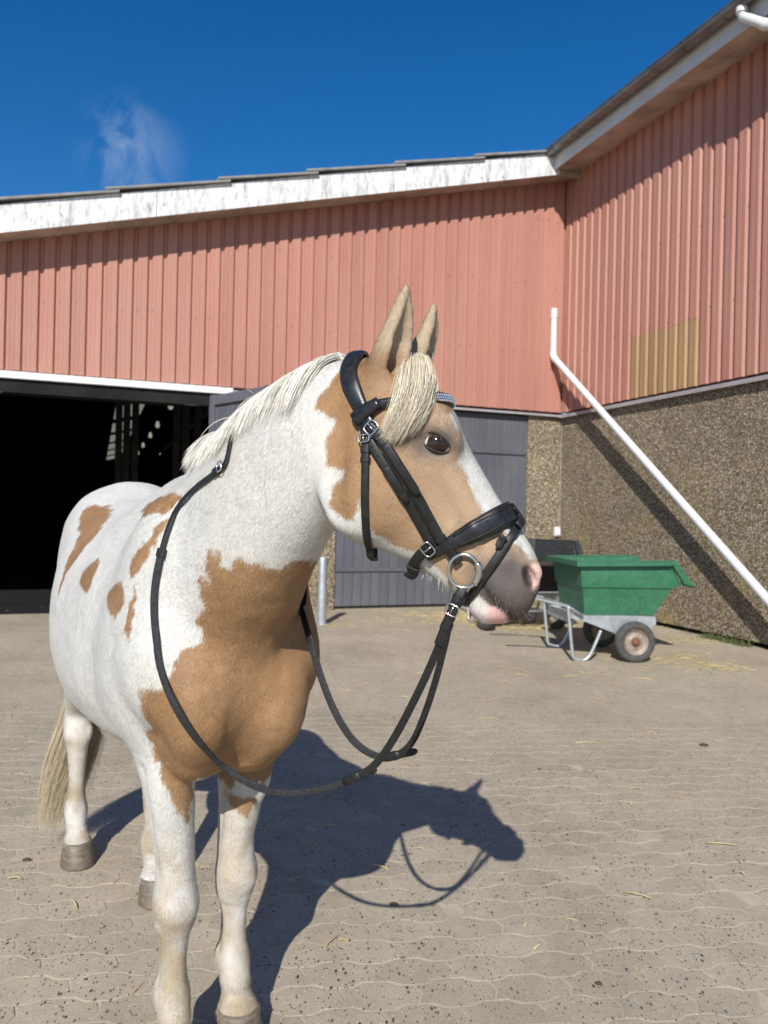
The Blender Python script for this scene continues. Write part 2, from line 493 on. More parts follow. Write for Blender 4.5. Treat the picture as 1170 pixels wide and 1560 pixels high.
# lower walls
m = MB()
m.box(-0.604, 0.0, 0.0, 0.30, 0.0, HB-0.03)
m.build('pebble_pier', M_PEBBLE, hall)
m = MB(); m.box(-5.45, -3.70, 0.0, 0.30, 0.0, HB-0.03); m.build('pebble_wall', M_PEBBLE, hall)
m = MB(); m.hexa([(-11.3,0.004,HB),(0,0.004,HB),(0,0.30,HB),(-11.3,0.30,HB),(-11.3,0.004,HT-0.02-GS*11.3),(0,0.004,HT-0.02),(0,0.30,HT-0.02),(-11.3,0.30,HT-0.02-GS*11.3)])
m.build('gable_backing', M_DARK, hall)
m = MB()
m.box(0.0, 0.3, -2.46, -0.012, 0.055, HB-0.03); m.build('pebble_panel', M_PEBBLE, wing)
m = MB(); m.box(0.0, 0.3, -4.95, -2.475, 0.055, HB-0.03); m.build('pebble_panel', M_PEBBLE, wing)
m = MB(); m.box(0.0, 0.3, -8.6, -4.965, 0.055, HB-0.03); m.build('pebble_panel', M_PEBBLE, wing)
m = MB(); m.box(0.06, 0.28, -8.58, -0.02, -0.1, HT-0.02); m.build('wall_core', M_DARK, wing)
m = MB(); m.box(-0.005, 0.02, -0.0115, 0.0, 0.0, HB-0.032); m.build('corner_joint', M_TRIM, wing)
# drip flashings at the foot of the cladding
m = MB(); m.box(-5.20, 0.025, -0.075, 0.02, HB-0.029, HB-0.012); m.box(-5.20, -0.075, -0.078, -0.072, HB-0.045, HB-0.012); m.build('flashing', M_TRIM, hall)
m = MB(); m.box(-0.075, 0.02, -8.6, -0.0, HB-0.030, HB-0.008); m.box(-0.078, -0.072, -8.6, 0.0, HB-0.060, HB-0.008); m.build('flashing', M_TRIM, wing)
m = MB(); m.box(-11.5, -5.20, -0.10, 0.02, HB-0.075, HB+0.012); m.build('lintel_trim', M_LINTEL, hall, bevel=0.006)
m = MB(); m.box(-11.5, -5.20, -0.05, 0.26, HB-0.24, HB-0.076); m.build('lintel', M_DARK, hall)

# verge of the gable: fascia boards, soffit, lapped roof sheets
OV = 0.42
def slope_box(mb, x0, x1, y0, y1, za, zb):
    """box between x0..x1 whose bottom/top follow the roof slope, offsets za, zb above the wall top line"""
    a, b = HT + GS*x0, HT + GS*x1
    mb.hexa([(x0,y0,a+za),(x1,y0,b+za),(x1,y1,b+za),(x0,y1,a+za),(x0,y0,a+zb),(x1,y0,b+zb),(x1,y1,b+zb),(x0,y1,a+zb)])
for x0, x1 in ((-11.4, -6.262), (-6.255, -3.105), (-3.098, -0.43)):
    m = MB(); slope_box(m, x0, x1, -OV-0.02, -OV, -0.02, 0.315); m.build('fascia_board', M_FASCIA, hall)
for x0, x1 in ((-11.4, -6.84), (-6.835, -5.1), (-5.095, -3.45), (-3.445, -1.7), (-1.695, -0.02)):
    m = MB(); slope_box(m, x0, x1, -OV+0.001, 0.03, 0.004, 0.02); m.build('soffit_board', M_SOFFIT, hall)
sx = [-11.5, -9.4, -8.05, -6.70, -5.36, -4.20, -2.95, -1.72, -0.36]
for i in range(len(sx)-1):
    x0, x1 = sx[i]-0.16, sx[i+1]
    lift0, lift1 = 0.060, 0.014
    a, b = HT+GS*x0+0.30, HT+GS*x1+0.30
    m = MB()
    for yy0, yy1 in ((-OV-0.075, 0.6),):
        t = 0.028
        m.hexa([(x0,yy0,a+lift0),(x1,yy0,b+lift1),(x1,yy1,b+lift1),(x0,yy1,a+lift0),(x0,yy0,a+lift0+t),(x1,yy0,b+lift1+t),(x1,yy1,b+lift1+t),(x0,yy1,a+lift0+t)])
    m.build('roof_sheet', M_ROOF, hall)
m = MB(); slope_box(m, -11.4, -0.03, -OV, 61.0, 0.20, 0.29); m.build('roof', M_ROOF, hall)

m = MB(); m.box(-OV, 0.02, -OV+0.0015, -OV+0.012, HT-0.135, HT+0.003); m.build('soffit_end', M_SOFFIT, hall)
# eaves of the side wing
OR = 0.50
for y0, y1 in ((-3.12, -0.43), (-8.6, -3.125)):
    m = MB(); m.box(-OR-0.02, -OR, y0, y1, HT-0.075, HT+0.185); m.build('fascia_board', M_FASCIA_R, wing)
for y0, y1 in ((-1.32, 0.0), (-3.02, -1.325), (-5.2, -3.025), (-8.6, -5.205)):
    m = MB(); m.hexa([(-OR+0.001,y0,HT-0.056),(0.03,y0,HT+0.004),(0.03,y1,HT+0.004),(-OR+0.001,y1,HT-0.056),(-OR+0.001,y0,HT-0.040),(0.03,y0,HT+0.02),(0.03,y1,HT+0.02),(-OR+0.001,y1,HT-0.040)]); m.build('soffit_board', M_SOFFIT, wing)
gz, gx, gr = HT+0.180, -OR-0.112, 0.086
def half_round(r, n=10): return [(-r*math.cos(math.pi*k/n), -r*math.sin(math.pi*k/n)) for k in range(n+1)]
m = MB()
o_ = half_round(gr); i_ = half_round(gr-0.004)[::-1]
m.loft([[(gx+a, yy, gz+b) for a, b in o_+i_] for yy in (-8.6, -0.40)])
gut = m.build('gutter', M_GUTTER, wing, smooth=True, auto=40)
m = MB(); m.tube([(gx-gr, -8.6, gz+0.004), (gx-gr, -0.40, gz+0.004)], 0.010, 8); m.build('gutter_bead', M_GUTTER, gut)
m = MB(); m.loft([[(gx+a, yy, gz+b) for a, b in half_round(gr-0.001)] for yy in (-0.412, -0.400)]); m.build('gutter_end', M_GUTTER, gut)
for yy in (-0.62, -1.10, -1.62, -2.16, -2.72, -3.30, -3.92, -4.5, -5.1, -5.7):
    m = MB(); a_ = half_round(gr+0.006); b_ = half_round(gr+0.0005)[::-1]
    m.loft([[(gx+a, q, gz+b) for a, b in a_+b_] for q in (yy-0.014, yy+0.014)])
    m.build('gutter_bracket', M_GUTTER, wing)
m = MB(); m.hexa([(-OR-0.09,-8.6,HT+0.205),(-OR-0.09,-0.2,HT+0.205),(6,-0.2,HT+1.9),(6,-8.6,HT+1.9),(-OR-0.09,-8.6,HT+0.235),(-OR-0.09,-0.2,HT+0.235),(6,-0.2,HT+1.93),(6,-8.6,HT+1.93)])
m.build('roof', M_ROOF_DARK, wing)
tm = None
for q in range(28):
    yy = -0.34 - q*0.285
    m = MB()
    prof = [(0.06*math.cos(math.pi*t/6), 0.045*math.sin(math.pi*t/6)) for t in range(7)]
    if tm is None:
        m.loft([[(0, -a, b) for a, b in prof], [(1.5, -a, 0.41+b) for a, b in prof]])
        o = m.build('roof_tile_roll', M_ROOF_DARK, wing, smooth=True, auto=50); tm = o
    else: o = link_copy(tm, wing)
    o.location = (-OR-0.105, yy, HT+0.237)

# downpipe bend at the gutter outlet
m = MB()
py = -4.13
m.tube([(gx,py,gz-0.02),(gx,py,gz-0.12),(gx+0.02,py,gz-0.17),(gx+0.06,py-0.10,gz-0.25),(gx+0.12,py-0.2,gz-0.34),(gx+0.30,py-0.48,gz-0.52),(gx+0.50,py-0.68,gz-0.66),(gx+0.545,py-0.72,gz-0.75),(gx+0.555,py-0.72,gz-1.2),(gx+0.555,py-0.72,0.0)], 0.052, 14)
dp = m.build('downpipe', M_PVC, smooth=True, auto=50); dp.location = BC; dp.rotation_euler = (0,0,BT)
m = MB(); m.tube([(gx,py,gz-0.075),(gx,py,gz-0.13)], 0.060, 14); q = m.build('pipe_collar', M_PVC, dp, smooth=True, auto=50)
m = MB(); m.tube([(gx+0.105,py-0.175,gz-0.32),(gx+0.135,py-0.225,gz-0.36)], 0.059, 14); q = m.build('pipe_collar', M_PVC, dp, smooth=True, auto=50)
tag(dp, 'white plastic downpipe bending from the zinc gutter of the side wing', 'pipe')
# long slanting drain pipe across the pebble wall
m = MB()
P0, P1, P2 = Vector((-0.25,-0.10,4.62)), Vector((-0.25,-0.10,3.88)), Vector((-0.205,-5.0,-0.02))
d1 = (P2-P1).normalized()
m.tube([P0, P1+Vector((0,0,0.05)), P1+Vector((0,-0.008,0.01)), P1+d1*0.05, P2], 0.051, 18)
sp_ = m.build('slanting_pipe', M_PVC, smooth=True, auto=50); sp_.location = BC; sp_.rotation_euler = (0,0,BT)
m = MB(); m.tube([P0+Vector((0,0,-0.13)), P0+Vector((0,0,0.015))], 0.057, 18); m.build('pipe_collar', M_PVC, sp_, smooth=True, auto=50)
m = MB(); m.tube([P1+Vector((0,0,0.09)), P1+Vector((0,0,0.035)), P1+Vector((0,-0.01,0.005)), P1+d1*0.05, P1+d1*0.10], 0.0565, 18); m.build('pipe_bend', M_PVC, sp_, smooth=True, auto=60)
q = P1 + d1*6.2
m = MB(); m.box(q.x, 0.0, q.y-0.012, q.y+0.012, q.z-0.012, q.z+0.012); m.build('pipe_bracket', M_GALV, sp_)
tag(sp_, 'long white drain pipe slanting down across the pebble-dashed wall', 'pipe')

# grey double door with vertical boards
dd = empty('double_door', bw(-2.15, 0.0), BT)
tag(dd, 'closed slate grey double door of vertical boards with strap hinges', 'door')
bw_ = 0.1365
bm_ = None
for side in (-1, 1):
    x0 = -1.545 if side < 0 else 0.006
    for i in range(11):
        xx = x0 + i*0.1399
        if bm_ is None:
            m = MB(); m.box(0.0015, 0.1372, -0.012, 0.03, 0.04, HB-0.06); o = m.build('board', M_DOOR, dd, bevel=0.003, seg=1); bm_ = o
        else: o = link_copy(bm_, dd)
        o.location = (xx, 0.05, 0)
for x0, x1 in ((-1.53, -0.02), (0.03, 1.53)):
    for zz in (0.56, 2.36):
        m = MB(); m.box(x0, x1, 0.022, 0.0375, zz-0.035, zz+0.035); m.build('rail', M_DOOR, dd, bevel=0.004, seg=1)
        m = MB(); m.box(x0+0.02 if x0 < -1 else x0+0.5, x1-0.5 if x0 < -1 else x1-0.02, 0.012, 0.0215, zz-0.02, zz+0.02); m.build('strap_hinge', M_DOOR, dd)
m = MB(); m.box(-0.02, 0.022, 0.02, 0.0375, 0.05, HB-0.07); m.build('meeting_stile', M_DOOR, dd)
m = MB(); m.box(-1.56, 1.55, 0.085, 0.2, 0.0, HB-0.0305); m.build('door_backing', M_DARK_POST, dd)
for x0, x1 in ((-1.61, -1.552), (1.552, 1.604)):
    pass

# open door leaf of the wide doorway
leaf = empty('open_door_leaf', bw(-5.46, -0.02), BT + math.radians(-112) + math.pi)
leaf.rotation_euler = (0, 0, BT - math.radians(67))
tag(leaf, 'slate grey framed barn door leaf swung open beside the dark doorway', 'door')
LW = 1.38
for i in range(10):
    m = MB(); m.box(i*LW/10+0.001, (i+1)*LW/10-0.001, -0.014, 0.014, 0.06, HB-0.10); m.build('board', M_DOOR, leaf, bevel=0.002, seg=1)
for x0, x1, z0, z1 in ((0.0, 0.12, 0.06, HB-0.10), (LW-0.12, LW, 0.06, HB-0.10)):
    m = MB(); m.box(x0, x1, -0.05, -0.0145, z0, z1); m.build('stile', M_DOOR, leaf, bevel=0.003, seg=1)
for zz in (0.08, 1.10, 2.02, HB-0.24):
    m = MB(); m.box(0.1205, LW-0.1205, -0.048, -0.0145, zz, zz+0.13); m.build('rail', M_DOOR, leaf, bevel=0.003, seg=1)
for za, zb in ((1.24, 2.01), (2.16, HB-0.245)):
    m = MB(); m.hexa([(0.13,-0.046,za),(0.25,-0.046,za),(0.25,-0.0145,za),(0.13,-0.0145,za),(LW-0.25,-0.046,zb),(LW-0.13,-0.046,zb),(LW-0.13,-0.0145,zb),(LW-0.25,-0.0145,zb)]); m.build('brace', M_DOOR, leaf)

# inside of the hall
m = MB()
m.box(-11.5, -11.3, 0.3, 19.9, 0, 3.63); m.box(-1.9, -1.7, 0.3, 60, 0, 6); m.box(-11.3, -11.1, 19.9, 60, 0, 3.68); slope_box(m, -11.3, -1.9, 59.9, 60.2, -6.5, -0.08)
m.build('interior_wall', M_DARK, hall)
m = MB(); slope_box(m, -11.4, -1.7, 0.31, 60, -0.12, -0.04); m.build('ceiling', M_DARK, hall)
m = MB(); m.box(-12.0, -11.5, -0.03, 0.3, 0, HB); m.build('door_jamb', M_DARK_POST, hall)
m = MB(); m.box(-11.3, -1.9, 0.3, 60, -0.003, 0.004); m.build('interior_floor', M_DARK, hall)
M_ROOFLIGHT, nt, b = new_mat('glowing_rooflight')  # panels emit a faint glow in place of daylight; the roof above is closed
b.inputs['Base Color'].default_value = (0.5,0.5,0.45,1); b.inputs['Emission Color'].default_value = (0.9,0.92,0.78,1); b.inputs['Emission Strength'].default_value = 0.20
M_BULB, nt, b = new_mat('lit_lamp')
b.inputs['Emission Color'].default_value = (1,0.93,0.75,1); b.inputs['Emission Strength'].default_value = 0.30
def to_local(px, py, z):
    """point where the photo's sight line reaches height z, in the stable's own axes"""
    a, c_ = px-585, py-780
    u = math.cos(ROLL)*a + math.sin(ROLL)*c_; v = -math.sin(ROLL)*a + math.cos(ROLL)*c_
    t = (z-CAM_H) / (-v/FOCAL_PX)
    P = Vector((u/FOCAL_PX*t, t, z)) - BC
    c, s = math.cos(BT), math.sin(BT)
    return Vector((P.x*c + P.y*s, -P.x*s + P.y*c, z))
q0 = to_local(196, 622, 5.12)
yy = q0.y - 2.0
for i in range(6):
    ln = 2.0
    for s_ in (0, 1):
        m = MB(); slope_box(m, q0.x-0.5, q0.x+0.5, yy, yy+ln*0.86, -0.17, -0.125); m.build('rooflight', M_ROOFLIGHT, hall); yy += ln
    yy += 1.9
for i, (px, py) in enumerate(((260,618),(240,647),(229,663),(218,678),(210,690))):
    q = to_local(px, py, 4.0)
    lamp = empty('hanging_lamp', bw(q.x, q.y, 4.0), BT)
    tag(lamp, 'small lit lamp in the row hanging inside the dark stable hall', 'lamp', 'lamps inside the hall')
    m = MB(); m.lathe([(0.001,-0.11),(0.045,-0.09),(0.065,-0.04),(0.06,0.02),(0.04,0.08),(0.035,0.12)], Matrix.Identity(4), 12); m.build('bulb', M_BULB, lamp, smooth=True)
    m = MB(); m.tube([(0,0,0.15),(0,0,1.12)], 0.012, 6); m.build('cord', M_DARK_POST, lamp)
    m = MB(); m.lathe([(0.05,0.10),(0.06,0.18),(0.02,0.22)], Matrix.Identity(4), 10); m.build('socket', M_DARK_POST, lamp)
# posts and stall fronts in the gloom
for px in (268, 282, 300, 180, 192, 205):
    d_ = to_local(px, 700, 2.4)
    m = MB(); m.box(-0.07, 0.07, -0.07, 0.07, 0, 5.15); o = m.build('interior_post', M_DARK_POST, hall); o.location = (max(-11.2, min(-2.1, d_.x)), min(50, d_.y), 0.004)
# rope looped under the lintel
M_ROPE = simple('pale_rope', (0.42,0.41,0.38), 0.9, 0, 60, 0.3)
m = MB()
pts = [(-6.15+0.9*t, -0.02, HB-0.10-0.20*(1-(2*t-1)**2)*0.55-0.04*(1-t)) for t in [i/14 for i in range(15)]]
m.tube(pts, 0.016, 8); rp = m.build('rope', M_ROPE, smooth=True); rp.location = BC; rp.rotation_euler = (0,0,BT)
tag(rp, 'pale rope looped under the white lintel above the open doorway', 'rope')
m = MB()
pts = [(-8.55+0.75*t, -0.03, HB-0.30+0.09*t+0.03*math.sin(9*t)) for t in [i/10 for i in range(11)]]
m.tube(pts, 0.02, 8); rp = m.build('cloth_roll', M_ROPE, smooth=True); rp.location = BC; rp.rotation_euler = (0,0,BT)
tag(rp, 'pale twisted cloth hanging under the lintel inside the dark doorway', 'cloth')
# small white socket box in the wall corner
m = MB(); m.box(-0.05, 0.05, -0.06, 0.0, -0.08, 0.07); sb = m.build('socket_box', M_PVC, bevel=0.012, seg=2)
sb.location = bw(-0.065, -0.002, 1.16); sb.rotation_euler = (0,0,BT)
m = MB(); m.box(-0.04, 0.04, -0.072, -0.061, -0.06, 0.02); m.build('socket_flap', M_PVC, sb, bevel=0.004)
tag(sb, 'small white socket box low in the corner of the pebble walls', 'socket box')
# steel post
m = MB(); m.lathe([(0.056,0),(0.056,0.80),(0.052,0.822),(0.036,0.838),(0.001,0.842)], Matrix.Identity(4), 24)
po = m.build('bollard', M_GALV, smooth=True, auto=50); po.location = (-0.737, 9.46, -0.003)
tag(po, 'round galvanised steel bollard standing in front of the grey double door', 'bollard')
m = MB(); m.lathe([(0.056,0.0),(0.085,0.002),(0.085,0.012),(0.057,0.014)], Matrix.Identity(4), 24); m.build('base_plate', M_GALV, po)
# ---------------------------------------------------------------- the horse
BO = Vector((-0.445, 2.0, 0.0)); BF = Vector((0.507, -0.862, 0.0)).normalized(); BL = Vector((-BF.y, BF.x, 0.0))
def hb(s, l, z): return np.array(BO + BF*s + BL*l + Vector((0,0,z)))
def ray_dir(px, py):
    a, c_ = px-585, py-780
    u = math.cos(ROLL)*a + math.sin(ROLL)*c_; v = -math.sin(ROLL)*a + math.cos(ROLL)*c_
    return np.array([u/FOCAL_PX, 1.0, -v/FOCAL_PX])
CAMP = np.array([0, 0, CAM_H])
HEAD_A = math.radians(-9)
HD = np.array([math.cos(HEAD_A), math.sin(HEAD_A), 0.0])      # way the nose points, level
HL = np.array([-HD[1], HD[0], 0.0])                           # the horse's left, away from the camera
HS0 = CAMP + ray_dir(640, 640)*1.50
def hp(px, py, w=0.0):
    """a point in the head's middle plane (or w metres to its left) on the sight line of a photo point"""
    r = ray_dir(px, py); t = ((HS0-CAMP)@HL + w) / (r@HL)
    return CAMP + r*t
def hm(px, py, w, sd):
    """a near-side point w metres out from the middle of the head, or its mirror image on the far side"""
    p = hp(px, py, -w)
    return p if sd < 0 else p + HL*2*w
VOX = 0.0052
GMIN = np.array([-1.50, 1.12, -0.03]); GMAX = np.array([0.62, 3.46, 2.02])
GN = np.ceil((GMAX-GMIN)/VOX).astype(int)
BIG = 0.09
field = np.full(GN, BIG, np.float32)
def block(lo, hi):
    a = np.maximum(0, np.floor((np.asarray(lo)-GMIN)/VOX).astype(int)); b = np.minimum(GN, np.ceil((np.asarray(hi)-GMIN)/VOX).astype(int)+1)
    sl = tuple(slice(int(i), int(j)) for i, j in zip(a, b))
    ax = [GMIN[k] + VOX*np.arange(a[k], b[k], dtype=np.float32) for k in range(3)]
    return sl, np.meshgrid(*[q.astype(np.float32) for q in ax], indexing='ij')
def smin(a, b, k):
    h = np.maximum(k-np.abs(a-b), 0.0)/k
    return np.minimum(a, b) - h*h*k*0.25
def smax(a, b, k): return -smin(-a, -b, k)
def catmull(P, m):
    P = np.asarray(P, float); n = len(P); out = []
    for t in np.linspace(0, n-1, m):
        i = min(int(t), n-2); u = t-i
        p0, p1, p2, p3 = P[max(i-1,0)], P[i], P[i+1], P[min(i+2,n-1)]
        out.append(0.5*((2*p1)+(-p0+p2)*u+(2*p0-5*p1+4*p2-p3)*u*u+(-p0+3*p1-3*p2+p3)*u**3))
    return np.array(out)
def add_loft(secs, lateral, k=0.03, m=40, op='add', pad=0.07):
    """secs: list of (dorsal point, ventral point, half width, exponent, taper); sections contain the dorsal-ventral line and the lateral axis"""
    D = catmull([s[0] for s in secs], m); V = catmull([s[1] for s in secs], m)
    par = catmull([[s[2], s[3], s[4]] for s in secs], m)
    lat = catmull([np.asarray(lateral[i] if isinstance(lateral, list) else lateral, float) for i in range(len(secs))], m)
    lat /= np.linalg.norm(lat, axis=1)[:,None]
    C = (D+V)/2; E = D-V; hh = np.linalg.norm(E, axis=1)/2; E = E/np.linalg.norm(E, axis=1)[:,None]
    T = np.cross(lat, E); T /= np.linalg.norm(T, axis=1)[:,None]
    ref = C[-1]-C[0]
    sg = np.sign(np.sum(T*np.gradient(C, axis=0), axis=1)); T *= np.where(sg == 0, 1, sg)[:,None]
    allp = np.concatenate([D, V, C+lat*par[:,:1], C-lat*par[:,:1]])
    sl, (X, Y, Z) = block(allp.min(0)-pad, allp.max(0)+pad)
    idx = np.full(X.shape, -1, np.int16)
    for j in range(m):
        g = (X-C[j,0])*T[j,0] + (Y-C[j,1])*T[j,1] + (Z-C[j,2])*T[j,2]
        idx += (g > 0)
    i0 = np.clip(idx, 0, m-2)
    def gather(A): return A[i0].astype(np.float32)
    g0 = (X-gather(C[:,0]))*gather(T[:,0]) + (Y-gather(C[:,1]))*gather(T[:,1]) + (Z-gather(C[:,2]))*gather(T[:,2])
    i1 = i0+1
    def gather1(A): return A[i1].astype(np.float32)
    g1 = (X-gather1(C[:,0]))*gather1(T[:,0]) + (Y-gather1(C[:,1]))*gather1(T[:,1]) + (Z-gather1(C[:,2]))*gather1(T[:,2])
    fr = np.clip(g0/np.maximum(g0-g1, 1e-6), 0, 1)
    def lerp(A): return gather(A)*(1-fr) + gather1(A)*fr
    dx, dy, dz = X-lerp(C[:,0]), Y-lerp(C[:,1]), Z-lerp(C[:,2])
    u = (dx*lerp(E[:,0]) + dy*lerp(E[:,1]) + dz*lerp(E[:,2]))
    w = np.abs(dx*lerp(lat[:,0]) + dy*lerp(lat[:,1]) + dz*lerp(lat[:,2]))
    H = np.maximum(lerp(hh), 1e-4); un = np.clip(u/H, -1.6, 1.6)
    W = np.maximum(lerp(par[:,0])*(1 + lerp(par[:,2])*np.clip(un, -1, 1)), 1e-4)
    n = np.maximum(lerp(par[:,1]), 1.2)
    rho = (np.abs(un)**n + (w/W)**n)**(1/n)
    q = np.sqrt(u*u + w*w)
    d = np.where(rho > 1e-3, q*(1-1/np.maximum(rho, 1e-3)), -np.minimum(H, W))
    ends = np.maximum(np.where(idx < 0, -g0, -1), np.where(idx >= m-1, g1, -1))
    d = np.where(ends > 0, np.sqrt(np.maximum(d, 0)**2 + ends**2) + np.minimum(d, 0)*0, d)
    d = np.where((ends > 0) & (d <= 0), ends, d).astype(np.float32)
    put(sl, d, k, op)
def put(sl, d, k, op):
    if op == 'add': field[sl] = smin(field[sl], np.minimum(d, BIG), k)
    else: field[sl] = smax(field[sl], -d, k)
def ell(c, r, axes=None, k=0.03, op='add'):
    """ellipsoid; axes are three unit vectors (rows)"""
    c = np.asarray(c, float); A = np.eye(3) if axes is None else np.asarray(axes, float)
    A = A/np.linalg.norm(A, axis=1)[:,None]
    R = max(r) + (0.06 if op == 'add' else 0.03)
    sl, (X, Y, Z) = block(c-R, c+R)
    dx, dy, dz = X-c[0], Y-c[1], Z-c[2]
    p = [dx*A[i,0] + dy*A[i,1] + dz*A[i,2] for i in range(3)]
    k0 = np.sqrt(sum((p[i]/r[i])**2 for i in range(3))); k1 = np.sqrt(sum((p[i]/r[i]**2)**2 for i in range(3)))
    put(sl, (k0*(k0-1)/np.maximum(k1, 1e-6)).astype(np.float32), k, op)
def cap(a, b, ra, rb, k=0.02, op='add'):
    """round cone from a to b"""
    a = np.asarray(a, float); b = np.asarray(b, float); R = max(ra, rb)+(0.06 if op == 'add' else 0.03)
    sl, (X, Y, Z) = block(np.minimum(a, b)-R, np.maximum(a, b)+R)
    ab = b-a; L2 = ab@ab
    t = np.clip(((X-a[0])*ab[0]+(Y-a[1])*ab[1]+(Z-a[2])*ab[2])/L2, 0, 1)
    d = np.sqrt((X-a[0]-t*ab[0])**2+(Y-a[1]-t*ab[1])**2+(Z-a[2]-t*ab[2])**2) - (ra+(rb-ra)*t)
    put(sl, d.astype(np.float32), k, op)
def bax(tilt=0.0, yaw=0.0):
    """body axes rows: forward (tilted up), left, up"""
    f = np.array(BF); l = np.array(BL); z = np.array([0,0,1.0])
    f, l = f*math.cos(yaw)+l*math.sin(yaw), l*math.cos(yaw)-f*math.sin(yaw)
    return [f*math.cos(tilt)+z*math.sin(tilt), l, z*math.cos(tilt)-f*math.sin(tilt)]
Lb = np.array(BL)

# trunk: s, top, bottom, half width, exponent, taper
T = [(0.285,1.12,0.93,0.06,2,0),(0.25,1.20,0.85,0.140,2.1,0),(0.16,1.33,0.775,0.198,2.2,0),(0.02,1.42,0.735,0.228,2.2,-.05),(-0.15,1.462,0.715,0.250,2.2,-.12),
     (-0.32,1.445,0.70,0.282,2.2,-.16),(-0.52,1.405,0.695,0.298,2.2,-.14),(-0.70,1.425,0.715,0.298,2.2,-.08),(-0.86,1.484,0.77,0.258,2.2,-.06),
     (-1.0,1.477,0.84,0.226,2.2,-.06),(-1.11,1.42,0.93,0.198,2.2,0),(-1.19,1.33,1.00,0.165,2.1,0),(-1.235,1.22,1.08,0.06,2,0)]
add_loft([(hb(s,0,a), hb(s,0,b), w, n, t) for s, a, b, w, n, t in T], Lb, 0.02, 60)
# neck: crest s,l,z ; underline s,l,z ; half width
N = [((-0.20,0,1.455),(0.14,0,0.93),0.17,2.2,-.1),((0.03,0,1.525),(0.265,0,1.04),0.155,2.2,-.12),((0.20,0.005,1.585),(0.365,0.005,1.16),0.130,2.2,-.12),
     ((0.35,0.02,1.635),(0.46,0.025,1.27),0.108,2.2,-.08),((0.48,0.045,1.675),(0.535,0.05,1.355),0.094,2.2,-.04),((0.565,0.075,1.70),(0.575,0.075,1.42),0.086,2.2,0),((0.615,0.10,1.705),(0.60,0.095,1.48),0.075,2.2,0)]
def nlat(a, b, x): v = a*(1-x)+b*x; return v/np.linalg.norm(v)
lat_n = [nlat(Lb, HL, x) for x in (0, 0, 0.06, 0.2, 0.45, 0.7, 0.9)]
add_loft([(hb(*c), hb(*u), w, n, t) for c, u, w, n, t in N], lat_n, 0.05, 44)
# shoulder and chest muscle
for sd in (-1, 1):
    ell(hb(0.00, sd*0.150, 1.14), (0.135, 0.085, 0.30), bax(-0.42), 0.07)
    ell(hb(0.115, sd*0.165, 1.03), (0.115, 0.075, 0.13), bax(-0.2), 0.06)
    ell(hb(-0.07, sd*0.170, 0.98), (0.13, 0.075, 0.16), bax(0.3), 0.06)
    ell(hb(0.212, sd*0.090, 0.95), (0.088, 0.086, 0.135), bax(), 0.028)
    ell(hb(0.12, sd*0.075, 0.83), (0.11, 0.075, 0.085), bax(0.3), 0.04)
    ell(hb(-0.93, sd*0.128, 1.22), (0.20, 0.100, 0.21), bax(0.1), 0.06)
    ell(hb(-1.08, sd*0.108, 1.10), (0.13, 0.10, 0.22), bax(-0.1), 0.06)
ell(hb(-0.17, 0, 1.425), (0.17, 0.06, 0.055), bax(0.1), 0.05)
cap(hb(0.300, 0.0, 0.94), hb(0.235, 0.0, 0.79), 0.010, 0.016, 0.06, 'sub')
for sd in (-1, 1):
    cap(hb(0.16, sd*0.195, 0.90), hb(0.15, sd*0.19, 0.86), 0.001, 0.001, 0.01, 'sub')
def leg(path, k):
    """path: z, s, l, half width across, half width fore-aft, exponent"""
    add_loft([(hb(s+rf, l, z), hb(s-rf, l, z), rl, n, 0.0) for z, s, l, rl, rf, n in path], Lb, k, 70, pad=0.06)
def foreleg(s, l, sd):
    e = sd*0.150
    leg([(1.00, -0.03+s*0.15, e, 0.085, 0.12, 2.1), (0.90, -0.03+s*0.3, sd*0.145, 0.092, 0.122, 2.1), (0.80, -0.02+s*0.5, l+(e-l)*0.50, 0.073, 0.100, 2.1), (0.70, -0.01+s*0.75, l+(e-l)*0.22, 0.061, 0.082, 2.1),
         (0.60, s*0.9, l+sd*0.008, 0.053, 0.066, 2.1), (0.52, s+0.0, l, 0.047, 0.053, 2.2), (0.46, s+0.004, l, 0.048, 0.053, 2.4), (0.415, s+0.008, l, 0.050, 0.056, 2.6), (0.375, s+0.0, l, 0.044, 0.052, 2.4), (0.335, s-0.004, l, 0.036, 0.044, 2.2),
         (0.29, s-0.004, l, 0.031, 0.040, 2.2), (0.24, s-0.003, l, 0.033, 0.041, 2.2), (0.195, s-0.002, l, 0.0425, 0.047, 2.2), (0.165, s+0.006, l, 0.040, 0.044, 2.1), (0.13, s+0.024, l, 0.035, 0.037, 2.1), (0.10, s+0.038, l, 0.043, 0.045, 2.1), (0.082, s+0.045, l, 0.053, 0.054, 2.0), (0.070, s+0.048, l, 0.052, 0.053, 2.0)], 0.03)
RF, LF, RH, LH = (0.055, -0.092), (-0.03, 0.094), (-1.29, -0.112), (-0.86, 0.085)
foreleg(*RF, -1); foreleg(*LF, 1)
